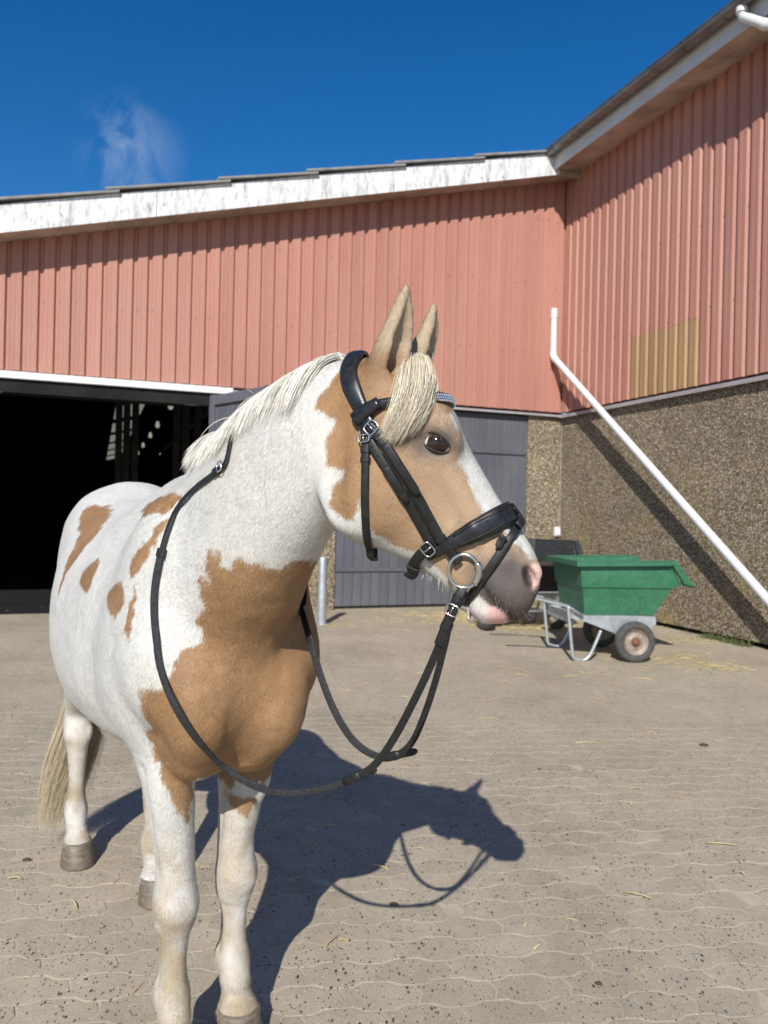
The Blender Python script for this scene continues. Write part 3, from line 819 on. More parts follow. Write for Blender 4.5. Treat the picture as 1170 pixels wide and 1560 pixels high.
def hindleg(s, l, sd, hs, st):
    """hs: s of the hock, st: s of the stifle"""
    m_ = (hs+st)/2
    leg([(1.15, -0.93, sd*0.14, 0.10, 0.20, 2.1), (1.02, -0.94+(st+0.82)*0.2, sd*0.15, 0.105, 0.20, 2.1), (0.90, -0.93+(st+0.82)*0.5+(hs+1.05)*0.15, sd*0.15, 0.092, 0.165, 2.1), (0.80, m_+0.05, sd*0.135, 0.075, 0.125, 2.1),
         (0.71, hs*0.68+st*0.32, l+sd*0.015, 0.060, 0.092, 2.1), (0.63, hs*0.88+st*0.12, l+sd*0.006, 0.049, 0.076, 2.1), (0.575, hs-0.006, l, 0.046, 0.068, 2.2), (0.53, hs+0.0, l, 0.050, 0.062, 2.4), (0.48, hs+0.015, l, 0.046, 0.055, 2.4), (0.43, hs+0.02, l, 0.037, 0.046, 2.2),
         (0.34, (hs+s)/2+0.012, l, 0.031, 0.042, 2.2), (0.25, s+0.0, l, 0.033, 0.043, 2.2), (0.20, s+0.0, l, 0.043, 0.049, 2.2), (0.165, s+0.008, l, 0.040, 0.044, 2.1), (0.13, s+0.026, l, 0.035, 0.038, 2.1), (0.10, s+0.040, l, 0.043, 0.045, 2.1), (0.082, s+0.046, l, 0.052, 0.053, 2.0), (0.070, s+0.048, l, 0.051, 0.052, 2.0)], 0.03)
hindleg(*RH, -1, -1.305, -0.84); hindleg(*LH, 1, -0.95, -0.72)
for (s, l), sd in ((RF, -1), (LF, 1)):     # knee bones, tendon grooves, forearm muscle
    for q in (-1, 1):
        ell(hb(s+0.012, l+q*0.039, 0.432), (0.020,0.011,0.024), bax(), 0.022)
        ell(hb(s+0.004, l+q*0.035, 0.385), (0.020,0.010,0.020), bax(), 0.022)
        cap(hb(s-0.014, l+q*0.036, 0.335), hb(s-0.012, l+q*0.037, 0.225), 0.007, 0.007, 0.014, 'sub')
        ell(hb(s-0.022, l+q*0.026, 0.196), (0.018,0.011,0.024), bax(), 0.02)
        cap(hb(s*0.8+0.012, l+q*0.066+sd*0.02, 0.76), hb(s+0.004, l+q*0.055, 0.52), 0.006, 0.007, 0.025, 'sub')
    ell(hb(s+0.046, l, 0.425), (0.012,0.034,0.034), bax(), 0.015)
    ell(hb(s*0.7+0.045, l+sd*0.03, 0.75), (0.035,0.045,0.12), bax(0.1), 0.03)
    cap(hb(s*0.8+0.05, l+sd*0.012, 0.70), hb(s+0.040, l-sd*0.006, 0.50), 0.012, 0.010, 0.02)
    ell(hb(s+0.03, l, 0.150), (0.03,0.030,0.03), bax(), 0.02)
for (s, l), hs in ((RH, -1.305), (LH, -0.95)):
    for q in (-1, 1):
        ell(hb(hs+0.03, l+q*0.036, 0.50), (0.028,0.016,0.03), bax(), 0.015)
        cap(hb(hs-0.020, l+q*0.036, 0.42), hb(s-0.014, l+q*0.037, 0.235), 0.007, 0.007, 0.014, 'sub')
        cap(hb(hs-0.030, l+q*0.040, 0.64), hb(hs-0.028, l+q*0.040, 0.57), 0.012, 0.010, 0.02, 'sub')
for (s, l) in (RF, LF):     # ergot tuft bulge behind the fetlock, tendon behind the cannon
    ell(hb(s-0.032, l, 0.188), (0.018,0.019,0.026), bax(), 0.025)
    cap(hb(s-0.036, l, 0.34), hb(s-0.034, l, 0.22), 0.013, 0.015, 0.012)
    ell(hb(s-0.035, l, 0.44), (0.026,0.032,0.04), bax(), 0.02)
for (s, l), hs in ((RH, -1.305), (LH, -0.95)):
    ell(hb(s-0.036, l, 0.19), (0.024,0.025,0.032), bax(), 0.02)
    cap(hb(hs-0.066, l, 0.60), hb(hs-0.05, l, 0.55), 0.020, 0.026, 0.03)
    cap(hb(hs-0.050, l, 0.55), hb(s-0.036, l, 0.24), 0.017, 0.014, 0.015)

# head sections: dorsal photo point, ventral photo point, half width, exponent, taper
Hs = [((548,556),(512,640),0.050,2.2,0.1),((578,546),(500,712),0.074,2.3,0.12),((618,560),(501,768),0.088,2.5,0.15),((662,588),(518,806),0.098,2.6,0.16),((694,630),(548,828),0.094,2.5,0.16),
      ((710,672),(583,838),0.080,2.4,0.14),((732,712),(620,853),0.066,2.3,0.10),((755,752),(655,876),0.056,2.2,0.04),((778,786),(684,897),0.050,2.2,0.0),((800,817),(712,914),0.048,2.2,0.0),
      ((816,846),(738,930),0.050,2.2,0.05),((823,872),(762,940),0.050,2.2,0.08),((821,897),(783,945),0.040,2.2,0.05),((813,916),(797,942),0.020,2.0,0.0)]
add_loft([(hp(*a), hp(*b), w, n, t) for a, b, w, n, t in Hs], HL, 0.03, 70)
hax = lambda ang: [HD*math.cos(ang)+np.array([0,0,math.sin(ang)]), HL, np.array([0,0,math.cos(ang)])-HD*math.sin(ang)]
FA = math.radians(-58)
for sd in (-1, 1):
    w = sd
    ell(hm(670,656,0.068,sd), (0.048,0.024,0.026), hax(FA+0.25), 0.035)                 # brow
    ell(hm(560,738,0.052,sd), (0.085,0.036,0.10), hax(FA), 0.04)                        # cheek
    cap(hm(672,706,0.074,sd), hm(722,782,0.050,sd), 0.010, 0.006, 0.045)                  # facial crest
    ell(hm(640,622,0.080,sd), (0.026,0.03,0.035), hax(FA), 0.035, 'sub') if False else None
    ell(hm(800,872,0.042,sd), (0.030,0.018,0.030), hax(FA), 0.02)                       # nostril wing
    ell(hm(770,902,0.030,sd), (0.040,0.026,0.030), hax(FA+0.6), 0.02)                   # upper lip
ell(hp(752,930,0), (0.030,0.034,0.022), hax(-0.3), 0.02)                                # lower lip and chin
ell(hp(735,925,0), (0.026,0.032,0.022), hax(-0.3), 0.02)
cap(hp(740,934,0), hp(764,937,0), 0.018, 0.014, 0.012)
for sd in (-1, 1):                                                                      # veins and the nasal bone's edge
    for pts, r_ in (([(690,740,0.070),(700,772,0.060),(716,800,0.054),(728,830,0.052)], 0.0036), ([(700,772,0.060),(688,802,0.058),(684,824,0.055)], 0.0034), ([(742,776,0.044),(766,806,0.040),(786,836,0.038)], 0.006)):
        q = [hm(a, b, w_, sd) for a, b, w_ in pts]
        for a, b in zip(q[:-1], q[1:]): cap(a, b, r_, r_, 0.012)
# mouth slit, nostrils, eye sockets, jaw groove
for sd in (-1, 1):
    pts = [hm(735,890,0.052,sd), hm(746,908,0.054,sd), hm(760,924,0.052,sd), hm(776,938,0.046,sd), hm(790,950,0.030,sd)]
    for a, b in zip(pts[:-1], pts[1:]): cap(a, b, 0.0062, 0.0062, 0.006, 'sub')
    ell(hm(808,880,0.058,sd), (0.024,0.020,0.011), hax(math.radians(-68)), 0.008, 'sub')
    ell(hm(664,675,0.106,sd), (0.029,0.017,0.022), hax(-0.25), 0.012, 'sub')
    cap(hm(512,650,0.085,sd), hm(503,770,0.080,sd), 0.008, 0.010, 0.05, 'sub')
# ears
def ear(base, tip, w, r, face):
    base, tip = np.asarray(base, float), np.asarray(tip, float)
    ax = tip-base; L = np.linalg.norm(ax); ax /= L
    fwd = face - ax*(face@ax); fwd /= np.linalg.norm(fwd); sid = np.cross(ax, fwd)
    prof = [(-0.12, 0.75, 0.85), (0.05, 1.0, 0.95), (0.25, 1.05, 0.9), (0.45, 0.95, 0.7), (0.65, 0.75, 0.55), (0.82, 0.46, 0.4), (0.95, 0.20, 0.22), (1.0, 0.08, 0.1)]
    bend = lambda t: fwd*0.010*math.sin(math.pi*max(0, t))
    add_loft([(base+ax*L*t+bend(t)+fwd*r*b, base+ax*L*t+bend(t)-fwd*r*b, r*a, 2.0, 0.0) for t, a, b in prof], sid, 0.018, 30, pad=0.05)
    for t0, t1, q0, q1 in ((0.16, 0.42, 0.62, 0.66), (0.42, 0.68, 0.66, 0.48), (0.68, 0.9, 0.48, 0.12)):
        cap(base+ax*L*t0+fwd*r*0.72+bend(t0), base+ax*L*t1+fwd*r*(0.72 if t1 < 0.8 else 0.3)+bend(t1), r*q0, r*q1, 0.006, 'sub')
ear(hp(582,574,-0.050), hp(620,432,-0.062), -1, 0.037, HD*0.85-HL*0.55)
ear(hp(628,566,0.050), hp(662,461,0.064), 1, 0.033, HD*0.9-HL*0.15)

# ---- surface extraction (surface nets)
def surface_nets(F):
    ins = F < 0
    nx, ny, nz = F.shape
    cnt = np.zeros((nx-1, ny-1, nz-1), np.uint8)
    for a in (0,1):
        for b in (0,1):
            for c in (0,1): cnt += ins[a:nx-1+a, b:ny-1+b, c:nz-1+c]
    act = np.argwhere((cnt > 0) & (cnt < 8))
    vid = np.full((nx-1, ny-1, nz-1), -1, np.int32); vid[tuple(act.T)] = np.arange(len(act))
    acc = np.zeros((len(act), 3)); num = np.zeros(len(act))
    cor = [np.array(q) for q in ((0,0,0),(1,0,0),(0,1,0),(1,1,0),(0,0,1),(1,0,1),(0,1,1),(1,1,1))]
    val = [F[tuple((act+q).T)].astype(float) for q in cor]
    for i in range(8):
        for j in range(i+1, 8):
            dlt = cor[j]-cor[i]
            if np.abs(dlt).sum() != 1: continue
            cr = (val[i] < 0) != (val[j] < 0)
            t = np.where(cr, val[i]/np.where(cr, val[i]-val[j], 1), 0)
            acc += np.where(cr[:,None], cor[i]+t[:,None]*dlt, 0); num += cr
    P = act + acc/num[:,None]
    quads = []
    for ax in range(3):
        o = [k for k in range(3) if k != ax]
        s0 = [slice(None)]*3; s1 = [slice(None)]*3
        s0[ax] = slice(0, F.shape[ax]-1); s1[ax] = slice(1, None)
        A = ins[tuple(s0)]; B = ins[tuple(s1)]
        e = np.argwhere(A != B); e = e[(e[:,o[0]] > 0) & (e[:,o[1]] > 0) & (e[:,o[0]] < F.shape[o[0]]-1) & (e[:,o[1]] < F.shape[o[1]]-1)]
        fl = A[tuple(e.T)]
        d0 = np.zeros(3, int); d0[o[0]] = 1; d1 = np.zeros(3, int); d1[o[1]] = 1
        q = np.stack([vid[tuple((e-d0-d1).T)], vid[tuple((e-d1).T)], vid[tuple(e.T)], vid[tuple((e-d0).T)]], 1)
        if ax == 1: fl = ~fl
        q[~fl] = q[~fl][:, ::-1]
        quads.append(q)
    return P, np.concatenate(quads)
HP_, HQ_ = surface_nets(field)
HP_ = GMIN + HP_*VOX
del field
def relax(P, Q, it, lam=0.5):
    E = np.concatenate([Q[:, [0,1]], Q[:, [1,2]], Q[:, [2,3]], Q[:, [3,0]]])
    for _ in range(it):
        s = np.zeros_like(P); c = np.zeros(len(P))
        for a, b in ((0,1),(1,0)):
            for k in range(3): s[:,k] += np.bincount(E[:,a], P[E[:,b],k], len(P))
            c += np.bincount(E[:,a], minlength=len(P))
        P = P + lam*(s/c[:,None]-P)
    return P
HP_ = relax(HP_, HQ_, 2)
HP_ = relax(HP_, HQ_, 1, -0.4)
_b = (HP_-np.array(BO))@np.array(BF); _z = HP_[:,2]
_w = np.clip((_b-0.10)/0.08, 0, 1)*np.clip((_z-0.88)/0.08, 0, 1)*np.clip((1.40-_z)/0.12, 0, 1)*np.clip((0.46-_b)/0.08, 0, 1)
_sel = np.where(_w[HQ_].max(1) > 0)[0]
_P = HP_
for _ in range(2): _P = relax(_P, HQ_, 12, 0.5)
HP_ = HP_*(1-_w[:,None]) + _P*_w[:,None]
def make_mesh(name, P, Q):
    me = bpy.data.meshes.new(name)
    me.vertices.add(len(P)); me.vertices.foreach_set('co', np.asarray(P, np.float32).ravel())
    n = Q.shape[1]
    me.loops.add(len(Q)*n); me.loops.foreach_set('vertex_index', Q.astype(np.int32).ravel())
    me.polygons.add(len(Q)); me.polygons.foreach_set('loop_start', np.arange(0, len(Q)*n, n, dtype=np.int32))
    me.polygons.foreach_set('use_smooth', np.ones(len(Q), bool))
    me.update(calc_edges=True); return me
horse_me = make_mesh('horse', HP_, HQ_)
HNRM = np.zeros(len(HP_)*3, np.float32); horse_me.vertex_normals.foreach_get('vector', HNRM); HNRM = HNRM.reshape(-1, 3)
from mathutils.bvhtree import BVHTree
from mathutils.kdtree import KDTree
def vnoise(P, scale, seed=0):
    p = np.asarray(P)*scale; i = np.floor(p).astype(np.int64); f = p-i; f = f*f*(3-2*f)
    def h(a, b, c):
        n = (a*73856093) ^ (b*19349663) ^ (c*83492791) ^ (seed*2654435761)
        n = (n ^ (n >> 13))*1274126177; n = n ^ (n >> 16)
        return (n & 0xffff)/65535.0
    r = 0
    for a in (0,1):
        for b in (0,1):
            for c in (0,1):
                r = r + h(i[:,0]+a, i[:,1]+b, i[:,2]+c)*np.where(a, f[:,0], 1-f[:,0])*np.where(b, f[:,1], 1-f[:,1])*np.where(c, f[:,2], 1-f[:,2])
    return r
_amp = np.clip((HP_[:,2]-0.6)/0.3, 0.25, 1)*np.where((HP_-np.array(BO))@np.array(BF) > 0.5, 0.35, 1.0)
HP_ = HP_ + HNRM*((vnoise(HP_, 9, 91)-0.5)*0.006*_amp + (vnoise(HP_, 24, 92)-0.5)*0.0028*_amp + (vnoise(HP_, 60, 93)-0.5)*0.0010)[:,None]
horse_me.vertices.foreach_set('co', HP_.astype(np.float32).ravel()); horse_me.update()
horse_me.vertex_normals.foreach_get('vector', _nn := np.zeros(len(HP_)*3, np.float32)); HNRM = _nn.reshape(-1, 3)
HTRI = np.concatenate([HQ_[:, [0,1,2]], HQ_[:, [0,2,3]]])
BVH = BVHTree.FromPolygons([Vector(p) for p in HP_], [tuple(int(i) for i in q) for q in HQ_])
def on_horse(px, py):
    """where the sight line of a photo point meets the horse: position, surface normal"""
    r = ray_dir(px, py)
    q = BVH.ray_cast(Vector(CAMP), Vector(r).normalized())
    if q[0] is None:
        for k in range(1, 40):                      # just off the outline: step towards the nearest hit
            for a in range(8):
                ang = a*math.pi/4
                q = BVH.ray_cast(Vector(CAMP), Vector(ray_dir(px+1.5*k*math.cos(ang), py+1.5*k*math.sin(ang))).normalized())
                if q[0] is not None: return np.array(q[0]), np.array(q[1])
    return np.array(q[0]), np.array(q[1])
def to_body(P): 
    q = np.asarray(P) - np.array(BO); return np.stack([q@np.array(BF), q@np.array(BL), q[..., 2]], -1)
def to_head(P):
    q = np.asarray(P) - HS0; return np.stack([q@HD, q@HL, q[..., 2]], -1)
def poly_sd(P2, poly):
    """signed distance to a polygon, positive inside"""
    poly = np.asarray(poly, float); d = np.full(len(P2), 1e9); ins = np.zeros(len(P2), bool)
    for a, b in zip(poly, np.roll(poly, -1, 0)):
        ab = b-a; t = np.clip(((P2-a)@ab)/max(ab@ab, 1e-12), 0, 1)
        d = np.minimum(d, np.linalg.norm(P2-a-t[:,None]*ab, axis=1))
        c = ((a[1] > P2[:,1]) != (b[1] > P2[:,1])) & (P2[:,0] < (b[0]-a[0])*(P2[:,1]-a[1])/((b[1]-a[1]) if b[1] != a[1] else 1e-12)+a[0])
        ins ^= c
    return np.where(ins, d, -d)
CHEST = [(331,836),(316,864),(310,902),(308,932),(300,945),(310,962),(310,983),(282,988),(261,1005),(254,1026),(248,1043),(216,1046),(213,1065),(224,1095),(231,1133),(224,1154),(246,1157),(250,1184),(261,1210),(271,1236),(286,1258),(294,1200),(300,1185),
         (345,1190),(352,1200),(360,1188),(385,1190),(400,1192),(425,1165),(438,1140),(462,1080),(470,1000),(460,940),(463,900),(476,849),(457,849),(436,842),(427,851),(415,864),(402,866),(374,859),(363,847),(350,851),(355,872),(338,868)]
KNEE = [(352,1206),(395,1212),(386,1228),(378,1250),(366,1232),(354,1226)]
FLANK = [[(131,772),(152,770),(172,776),(163,795),(150,812),(124,842),(103,872),(88,912),(93,885),(111,838),(124,812),(118,804),(124,787)],
         [(214,780),(231,763),(261,753),(280,757),(269,768),(248,783),(220,786)],
         [(248,793),(263,786),(257,802),(231,838),(210,877),(199,881),(196,864),(218,830)],
         [(150,851),(152,859),(141,885),(133,900),(121,889),(126,870)],
         [(188,887),(190,902),(184,932),(175,943),(165,928),(163,909),(173,892)],
         [(210,889),(207,919),(199,953),(195,979),(190,958),(196,924)]]
HEADTAN = [(522,556),(505,585),(484,610),(481,626),(497,638),(510,644),(499,664),(502,695),(500,712),(524,716),(508,746),(504,772),(516,783),(532,795),(541,782),(548,759),(555,783),(564,803),(581,822),(600,832),(640,848),(668,868),(690,888),(716,912),(730,905),(800,965),(850,930),(840,856),
           (812,850),(802,845),(792,831),(773,816),(741,782),(726,758),(713,736),(701,704),(701,678),(698,656),(687,638),(680,604),(660,570),(640,545)]
def side_poly(pts): return np.array([to_body(on_horse(*p)[0])[[0, 2]] for p in pts])
def front_poly(pts): return np.array([to_body(on_horse(*p)[0])[[1, 2]] for p in pts])
def head_poly(pts): return np.array([to_head(on_horse(*p)[0])[[0, 2]] for p in pts])
# outline points that lie beside the head are kept in the head's own middle plane
def head_plane(pts): return np.array([to_head(hp(*p))[[0, 2]] for p in pts])
P_CHEST = front_poly(CHEST)
for i_, (px_, py_) in enumerate(CHEST):                 # the patch runs on round the far shoulder
    if px_ >= 424: P_CHEST[i_, 0] += 0.14
_, P_KNEE, P_FLANK = None, front_poly(KNEE), [side_poly(p) for p in FLANK]
P_HEAD = np.concatenate([head_poly(HEADTAN[:22]), head_plane(HEADTAN[22:28]), head_poly(HEADTAN[28:39]), head_plane([(700,560),(690,430),(600,410),(555,520)])])
P_ISHEAD = head_plane([(520,520),(478,600),(470,640),(480,700),(480,760),(498,792),(560,870),(700,990),(860,990),(880,820),(720,560),(720,400),(560,400)])
def hpt(px, py): return to_head(hp(px, py))[[0, 2]]
E_EYE, E_MUZ, E_NOS = to_head(on_horse(664,675)[0])[[0,2]], hpt(778,898), to_head(on_horse(816,878)[0])[[0,2]]
E_LIP = hpt(742,938)
MOUTH_PX = [(735,890,-0.052),(746,908,-0.054),(760,924,-0.052),(776,938,-0.046),(790,950,-0.03)]
E_NO2 = to_head(hp(803,880,-0.05))[[0,2]]
WHITE = np.array([0.625,0.597,0.545]); TAN = np.array([0.272,0.146,0.064]); TAN2 = np.array([0.372,0.220,0.112]); CREAM = np.array([0.50,0.425,0.32])
def coat(P, jit=0.0, seed=3):
    """base colour of the coat at points on the skin"""
    P = np.asarray(P, float); B = to_body(P); Hh = to_head(P)
    w1 = (vnoise(P, 28, seed)-0.5)*0.022 + (vnoise(P, 75, seed+1)-0.5)*0.016
    w2 = (vnoise(P, 28, seed+5)-0.5)*0.022 + (vnoise(P, 75, seed+6)-0.5)*0.016
    ish = poly_sd(Hh[:, [0,2]], P_ISHEAD); ishead = (ish > 0) & (np.abs(Hh[:,1]) < 0.15) & (B[:,0] > 0.38)
    tan = np.full(len(P), -1.0)
    fr = B[:, [1,2]] + np.stack([w1*0.7, w2], 1)
    d = poly_sd(fr, P_CHEST); ok = (B[:,0] > -0.16) & ~ishead
    tan = np.maximum(tan, np.where(ok, d, -1))
    d = poly_sd(fr, P_KNEE); tan = np.maximum(tan, np.where((B[:,0] > -0.10) & (B[:,0] < 0.2) & (B[:,2] < 0.9), d, -1))
    sdp = B[:, [0,2]] + np.stack([w1, w2*0.7], 1)
    for q in P_FLANK:
        d = poly_sd(sdp, q); tan = np.maximum(tan, np.where((B[:,1] < -0.02) & ~ishead, d, -1))
        d = poly_sd(sdp*np.array([1.0,1.0])+np.array([0.13,0.05]), q); tan = np.maximum(tan, np.where((B[:,1] > 0.03) & (B[:,0] < -0.3), d, -1))
    hd = poly_sd(Hh[:, [0,2]] + np.stack([w1*0.55, w2*0.55], 1), P_HEAD)
    tan = np.where(ishead, hd, tan)
    m = np.clip(tan/0.004+0.5, 0, 1)[:, None]
    n1 = vnoise(P, 9, 11)[:, None]; n2 = vnoise(P, 40, 12)[:, None]
    tcol = TAN*(1-n1) + TAN2*n1; tcol = tcol*(0.90+0.2*n2)
    # the face is paler than the chest
    fx = np.clip((Hh[:,0]+0.12)/0.2, 0, 1)[:, None]
    tcol = np.where(ishead[:, None], tcol*(1-0.75*fx) + np.array([0.455,0.325,0.212])*(0.75*fx), tcol)
    wcol = WHITE*(0.95+0.08*n2) * np.where(n1 > 0.62, 1, 1)
    cr = np.clip((vnoise(P, 6, 21)-0.45)*2.2, 0, 1)[:, None]*np.clip(B[:,0]/0.35+0.1, 0, 1)[:, None]
    wcol = wcol*(1-0.35*cr) + CREAM*1.05*(0.35*cr)
    c = wcol*(1-m) + tcol*m
    # ears: buff
    ear_m = np.clip((Hh[:,2]-to_head(hp(600,560))[2])/0.03, 0, 1)*ishead*(np.abs(Hh[:,1]) > 0.018)
    c = c*(1-0.75*ear_m[:,None]) + np.array([0.44,0.345,0.235])*(0.75*ear_m[:,None])
    # dirt on the legs
    dl = np.clip((0.75-B[:,2])/0.4, 0, 1)*np.clip((vnoise(P, 11, 31)*0.6+vnoise(P, 34, 33)*0.4-0.18)*2.2, 0, 1)
    dl = np.maximum(dl, np.clip(1-np.abs(B[:,2]-0.40)/0.09, 0, 1)*0.75*vnoise(P, 24, 32))
    c = c*(1-0.84*dl[:,None]) + np.array([0.37,0.275,0.160])*(0.84*dl[:,None])
    # dark skin of the muzzle and round the eye, pink lips and nostril
    if True:
        x, z, y = Hh[:,0], Hh[:,2], Hh[:,1]
        rot = math.radians(-52); du, dv = x-E_MUZ[0], z-E_MUZ[1]
        a = du*math.cos(rot)+dv*math.sin(rot); b_ = -du*math.sin(rot)+dv*math.cos(rot)
        dm = np.sqrt((a/0.078)**2+(b_/0.070)**2) + (vnoise(P, 30, 41)-0.5)*0.35
        bl = np.clip((poly_sd(Hh[:, [0,2]], P_HEAD)+0.002)/0.006, 0, 1)
        mz = np.clip((1.28-dm)/0.55, 0, 1)*ishead*bl
        c = c*(1-mz[:,None]) + np.array([0.098,0.080,0.069])*(0.8+0.5*n2)*mz[:,None]
        de = np.sqrt(((x-E_EYE[0])/0.046)**2+((z-E_EYE[1])/0.034)**2) + (vnoise(P, 60, 42)-0.5)*0.3
        ey = np.clip((1.38-de)/0.75, 0, 1)*ishead*(np.abs(y) > 0.05)*0.85
        c = c*(1-ey[:,None]) + np.array([0.105,0.085,0.072])*ey[:,None]
        dn = np.sqrt(((x-E_NOS[0])/0.015)**2+((z-E_NOS[1])/0.024)**2)
        pn = np.clip((1.2-dn)/0.4, 0, 1)*ishead*0.9
        c = c*(1-pn[:,None]) + np.array([0.74,0.46,0.40])*pn[:,None]
        dl_ = np.sqrt(((x-E_LIP[0])/0.042)**2+((z-E_LIP[1])/0.022)**2)+(vnoise(P, 50, 43)-0.5)*0.5
        ll = np.clip((1.1-dl_)/0.25, 0, 1)*ishead
        pk = np.clip((x-E_LIP[0])/0.03+0.35, 0, 1)[:, None]
        c = c*(1-ll[:,None]) + (np.array([0.70,0.62,0.58])*(1-pk)+np.array([0.74,0.42,0.38])*pk)*ll[:,None]
        # dark lip margins; shade of mouth crease and nostril hollow painted into the colour
        ml = np.stack([to_head(hp(*q))[[0,2]] for q in MOUTH_PX]); P2 = Hh[:, [0,2]]; dmin = np.full(len(P), 1.0)
        for a_, b2 in zip(ml[:-1], ml[1:]):
            ab = b2-a_; t_ = np.clip(((P2-a_)@ab)/(ab@ab), 0, 1); dmin = np.minimum(dmin, np.linalg.norm(P2-a_-t_[:,None]*ab, axis=1))
        lp = np.clip((0.0062-dmin)/0.003, 0, 1)*ishead*0.9
        c = c*(1-lp[:,None]) + np.array([0.03,0.024,0.022])*lp[:,None]
        u_, v_ = x-E_NO2[0], z-E_NO2[1]; rt = math.radians(-68)
        dn2 = np.sqrt(((u_*math.cos(rt)+v_*math.sin(rt))/0.022)**2+((-u_*math.sin(rt)+v_*math.cos(rt))/0.0085)**2)
        np_ = np.clip((1.1-dn2)/0.3, 0, 1)*ishead*0.92
        c = c*(1-np_[:,None]) + np.array([0.035,0.026,0.024])*np_[:,None]
    return np.clip(c, 0.01, 0.95), ishead
def col_attr(me, name, C, domain='POINT'):
    at = me.color_attributes.new(name, 'FLOAT_COLOR', domain)
    at.data.foreach_set('color', np.concatenate([C, np.ones((len(C), 1))], 1).astype(np.float32).ravel())
HCOL, HISHEAD = coat(HP_)
col_attr(horse_me, 'coat', HCOL)
def coat_mat(name, rough=0.65, sheen=0.15, bumps=True):
    m, nt, b = new_mat(name)
    at = nt.nodes.new('ShaderNodeAttribute'); at.attribute_name = 'coat'
    nt.links.new(at.outputs['Color'], b.inputs['Base Color'])
    b.inputs['Roughness'].default_value = rough; b.inputs['Specular IOR Level'].default_value = 0.25
    if bumps:
        v = world_coords(nt, (1, 1, 0.28))
        bump(nt, b, noise(nt, v, 260, 3, 0.6), 0.35, 0.002)
    return m
M_COAT = coat_mat('short_coat')
M_HAIR = coat_mat('horse_hair', 0.5, 0, False)
horse_me.materials.append(M_COAT)
horse = bpy.data.objects.new('horse', horse_me); col.objects.link(horse)
tag(horse, 'tan and white pinto horse in a black bridle standing on the paved yard', 'horse')

# ---- short fur: one thin blade per hair, lying along the lie of the coat
rs = np.random.RandomState(5)
def fur(n):
    A, B_, C_ = HP_[HTRI[:,0]], HP_[HTRI[:,1]], HP_[HTRI[:,2]]
    ar = np.linalg.norm(np.cross(B_-A, C_-A), axis=1)/2
    bias = np.where(HISHEAD[HTRI[:,0]], 1.8, 1.0)
    pr = ar*bias; pr /= pr.sum()
    t = rs.choice(len(HTRI), n, p=pr)
    u, v = rs.rand(n), rs.rand(n); sw = u+v > 1; u[sw], v[sw] = 1-u[sw], 1-v[sw]
    P = A[t]+(B_[t]-A[t])*u[:,None]+(C_[t]-A[t])*v[:,None]
    Nn = HNRM[HTRI[t,0]]+HNRM[HTRI[t,1]]+HNRM[HTRI[t,2]]; Nn /= np.linalg.norm(Nn, axis=1)[:,None]
    hd = HISHEAD[HTRI[t,0]]
    d = -np.array(BF)*0.55 + np.array([0,0,-0.85])
    D = np.where(hd[:,None], HD*0.15+np.array([0,0,-1.0]), d)
    wv = np.stack([vnoise(P, 7, 51+k)-0.5 for k in range(3)], 1)*0.9 + rs.randn(n, 3)*0.12
    D = D+wv; D -= Nn*np.sum(D*Nn, axis=1)[:,None]; D /= np.maximum(np.linalg.norm(D, axis=1), 1e-6)[:,None]
    S = np.cross(Nn, D)
    C, _ = coat(P + rs.randn(n, 3)*0.003)
    C = C*(0.90+0.18*rs.rand(n))[:,None]
    Hh = to_head(P)
    muz = np.linalg.norm(Hh[:, [0,2]]-E_MUZ, axis=1) < 0.075
    ln = np.where(hd, 0.0058, 0.0085)*(0.6+0.8*rs.rand(n)); ln = np.where(hd & muz, ln*0.45, ln)
    zz = P[:,2]
    ln = np.where((zz < 0.16) & (zz > 0.075), ln*1.7, ln)              # longer hair at the pasterns
    eye = (np.linalg.norm(Hh[:, [0,2]]-E_EYE, axis=1) < 0.026) & (np.abs(Hh[:,1]) > 0.06)
    keep = ~eye & (zz > 0.078)
    lift = 0.10+0.13*rs.rand(n)
    wd = 0.00065*(0.7+0.6*rs.rand(n))
    tip = P+D*ln[:,None]+Nn*(ln*lift)[:,None]
    root = P-Nn*0.0002
    V = np.stack([root-S*wd[:,None], root+S*wd[:,None], tip], 1)[keep]
    C = np.repeat(C[keep][:,None], 3, 1)
    return V.reshape(-1, 3), C.reshape(-1, 3)
FV, FC = fur(560000)
fur_me = make_mesh('fur', FV, np.arange(len(FV)).reshape(-1, 3))
col_attr(fur_me, 'coat', FC); fur_me.materials.append(M_HAIR)
o = bpy.data.objects.new('fur', fur_me); col.objects.link(o); o.parent = horse; tag(o, kind='stuff')

# ---- strands
def strands(name, curves, cols, width, parent, k=8):
    """curves: list of (m,3) arrays; each becomes a tapering ribbon"""
    V, F, C = [], [], []; off = 0
    for c, cc in zip(curves, cols):
        c = np.asarray(c); m_ = len(c); t = np.gradient(c, axis=0); t /= np.maximum(np.linalg.norm(t, axis=1), 1e-9)[:,None]
        a = rs.randn(3); s = np.cross(t, a); s /= np.maximum(np.linalg.norm(s, axis=1), 1e-9)[:,None]
        wd = width*(0.6+0.7*rs.rand())*np.clip(1.15-np.linspace(0, 1, m_)**2.5, 0.12, 1)
        V.append(np.stack([c-s*wd[:,None]/2, c+s*wd[:,None]/2], 1).reshape(-1, 3))
        i = np.arange(m_-1)*2+off
        F.append(np.stack([i, i+1, i+3, i+2], 1)); off += 2*m_
        C.append(np.repeat(np.asarray(cc)[None], 2*m_, 0))
    V, F, C = np.concatenate(V), np.concatenate(F), np.concatenate(C)
    me = make_mesh(name, V, F); col_attr(me, 'coat', np.clip(C, 0, 0.95)); me.materials.append(M_HAIR)
    o = bpy.data.objects.new(name, me); col.objects.link(o); o.parent = parent
    return o
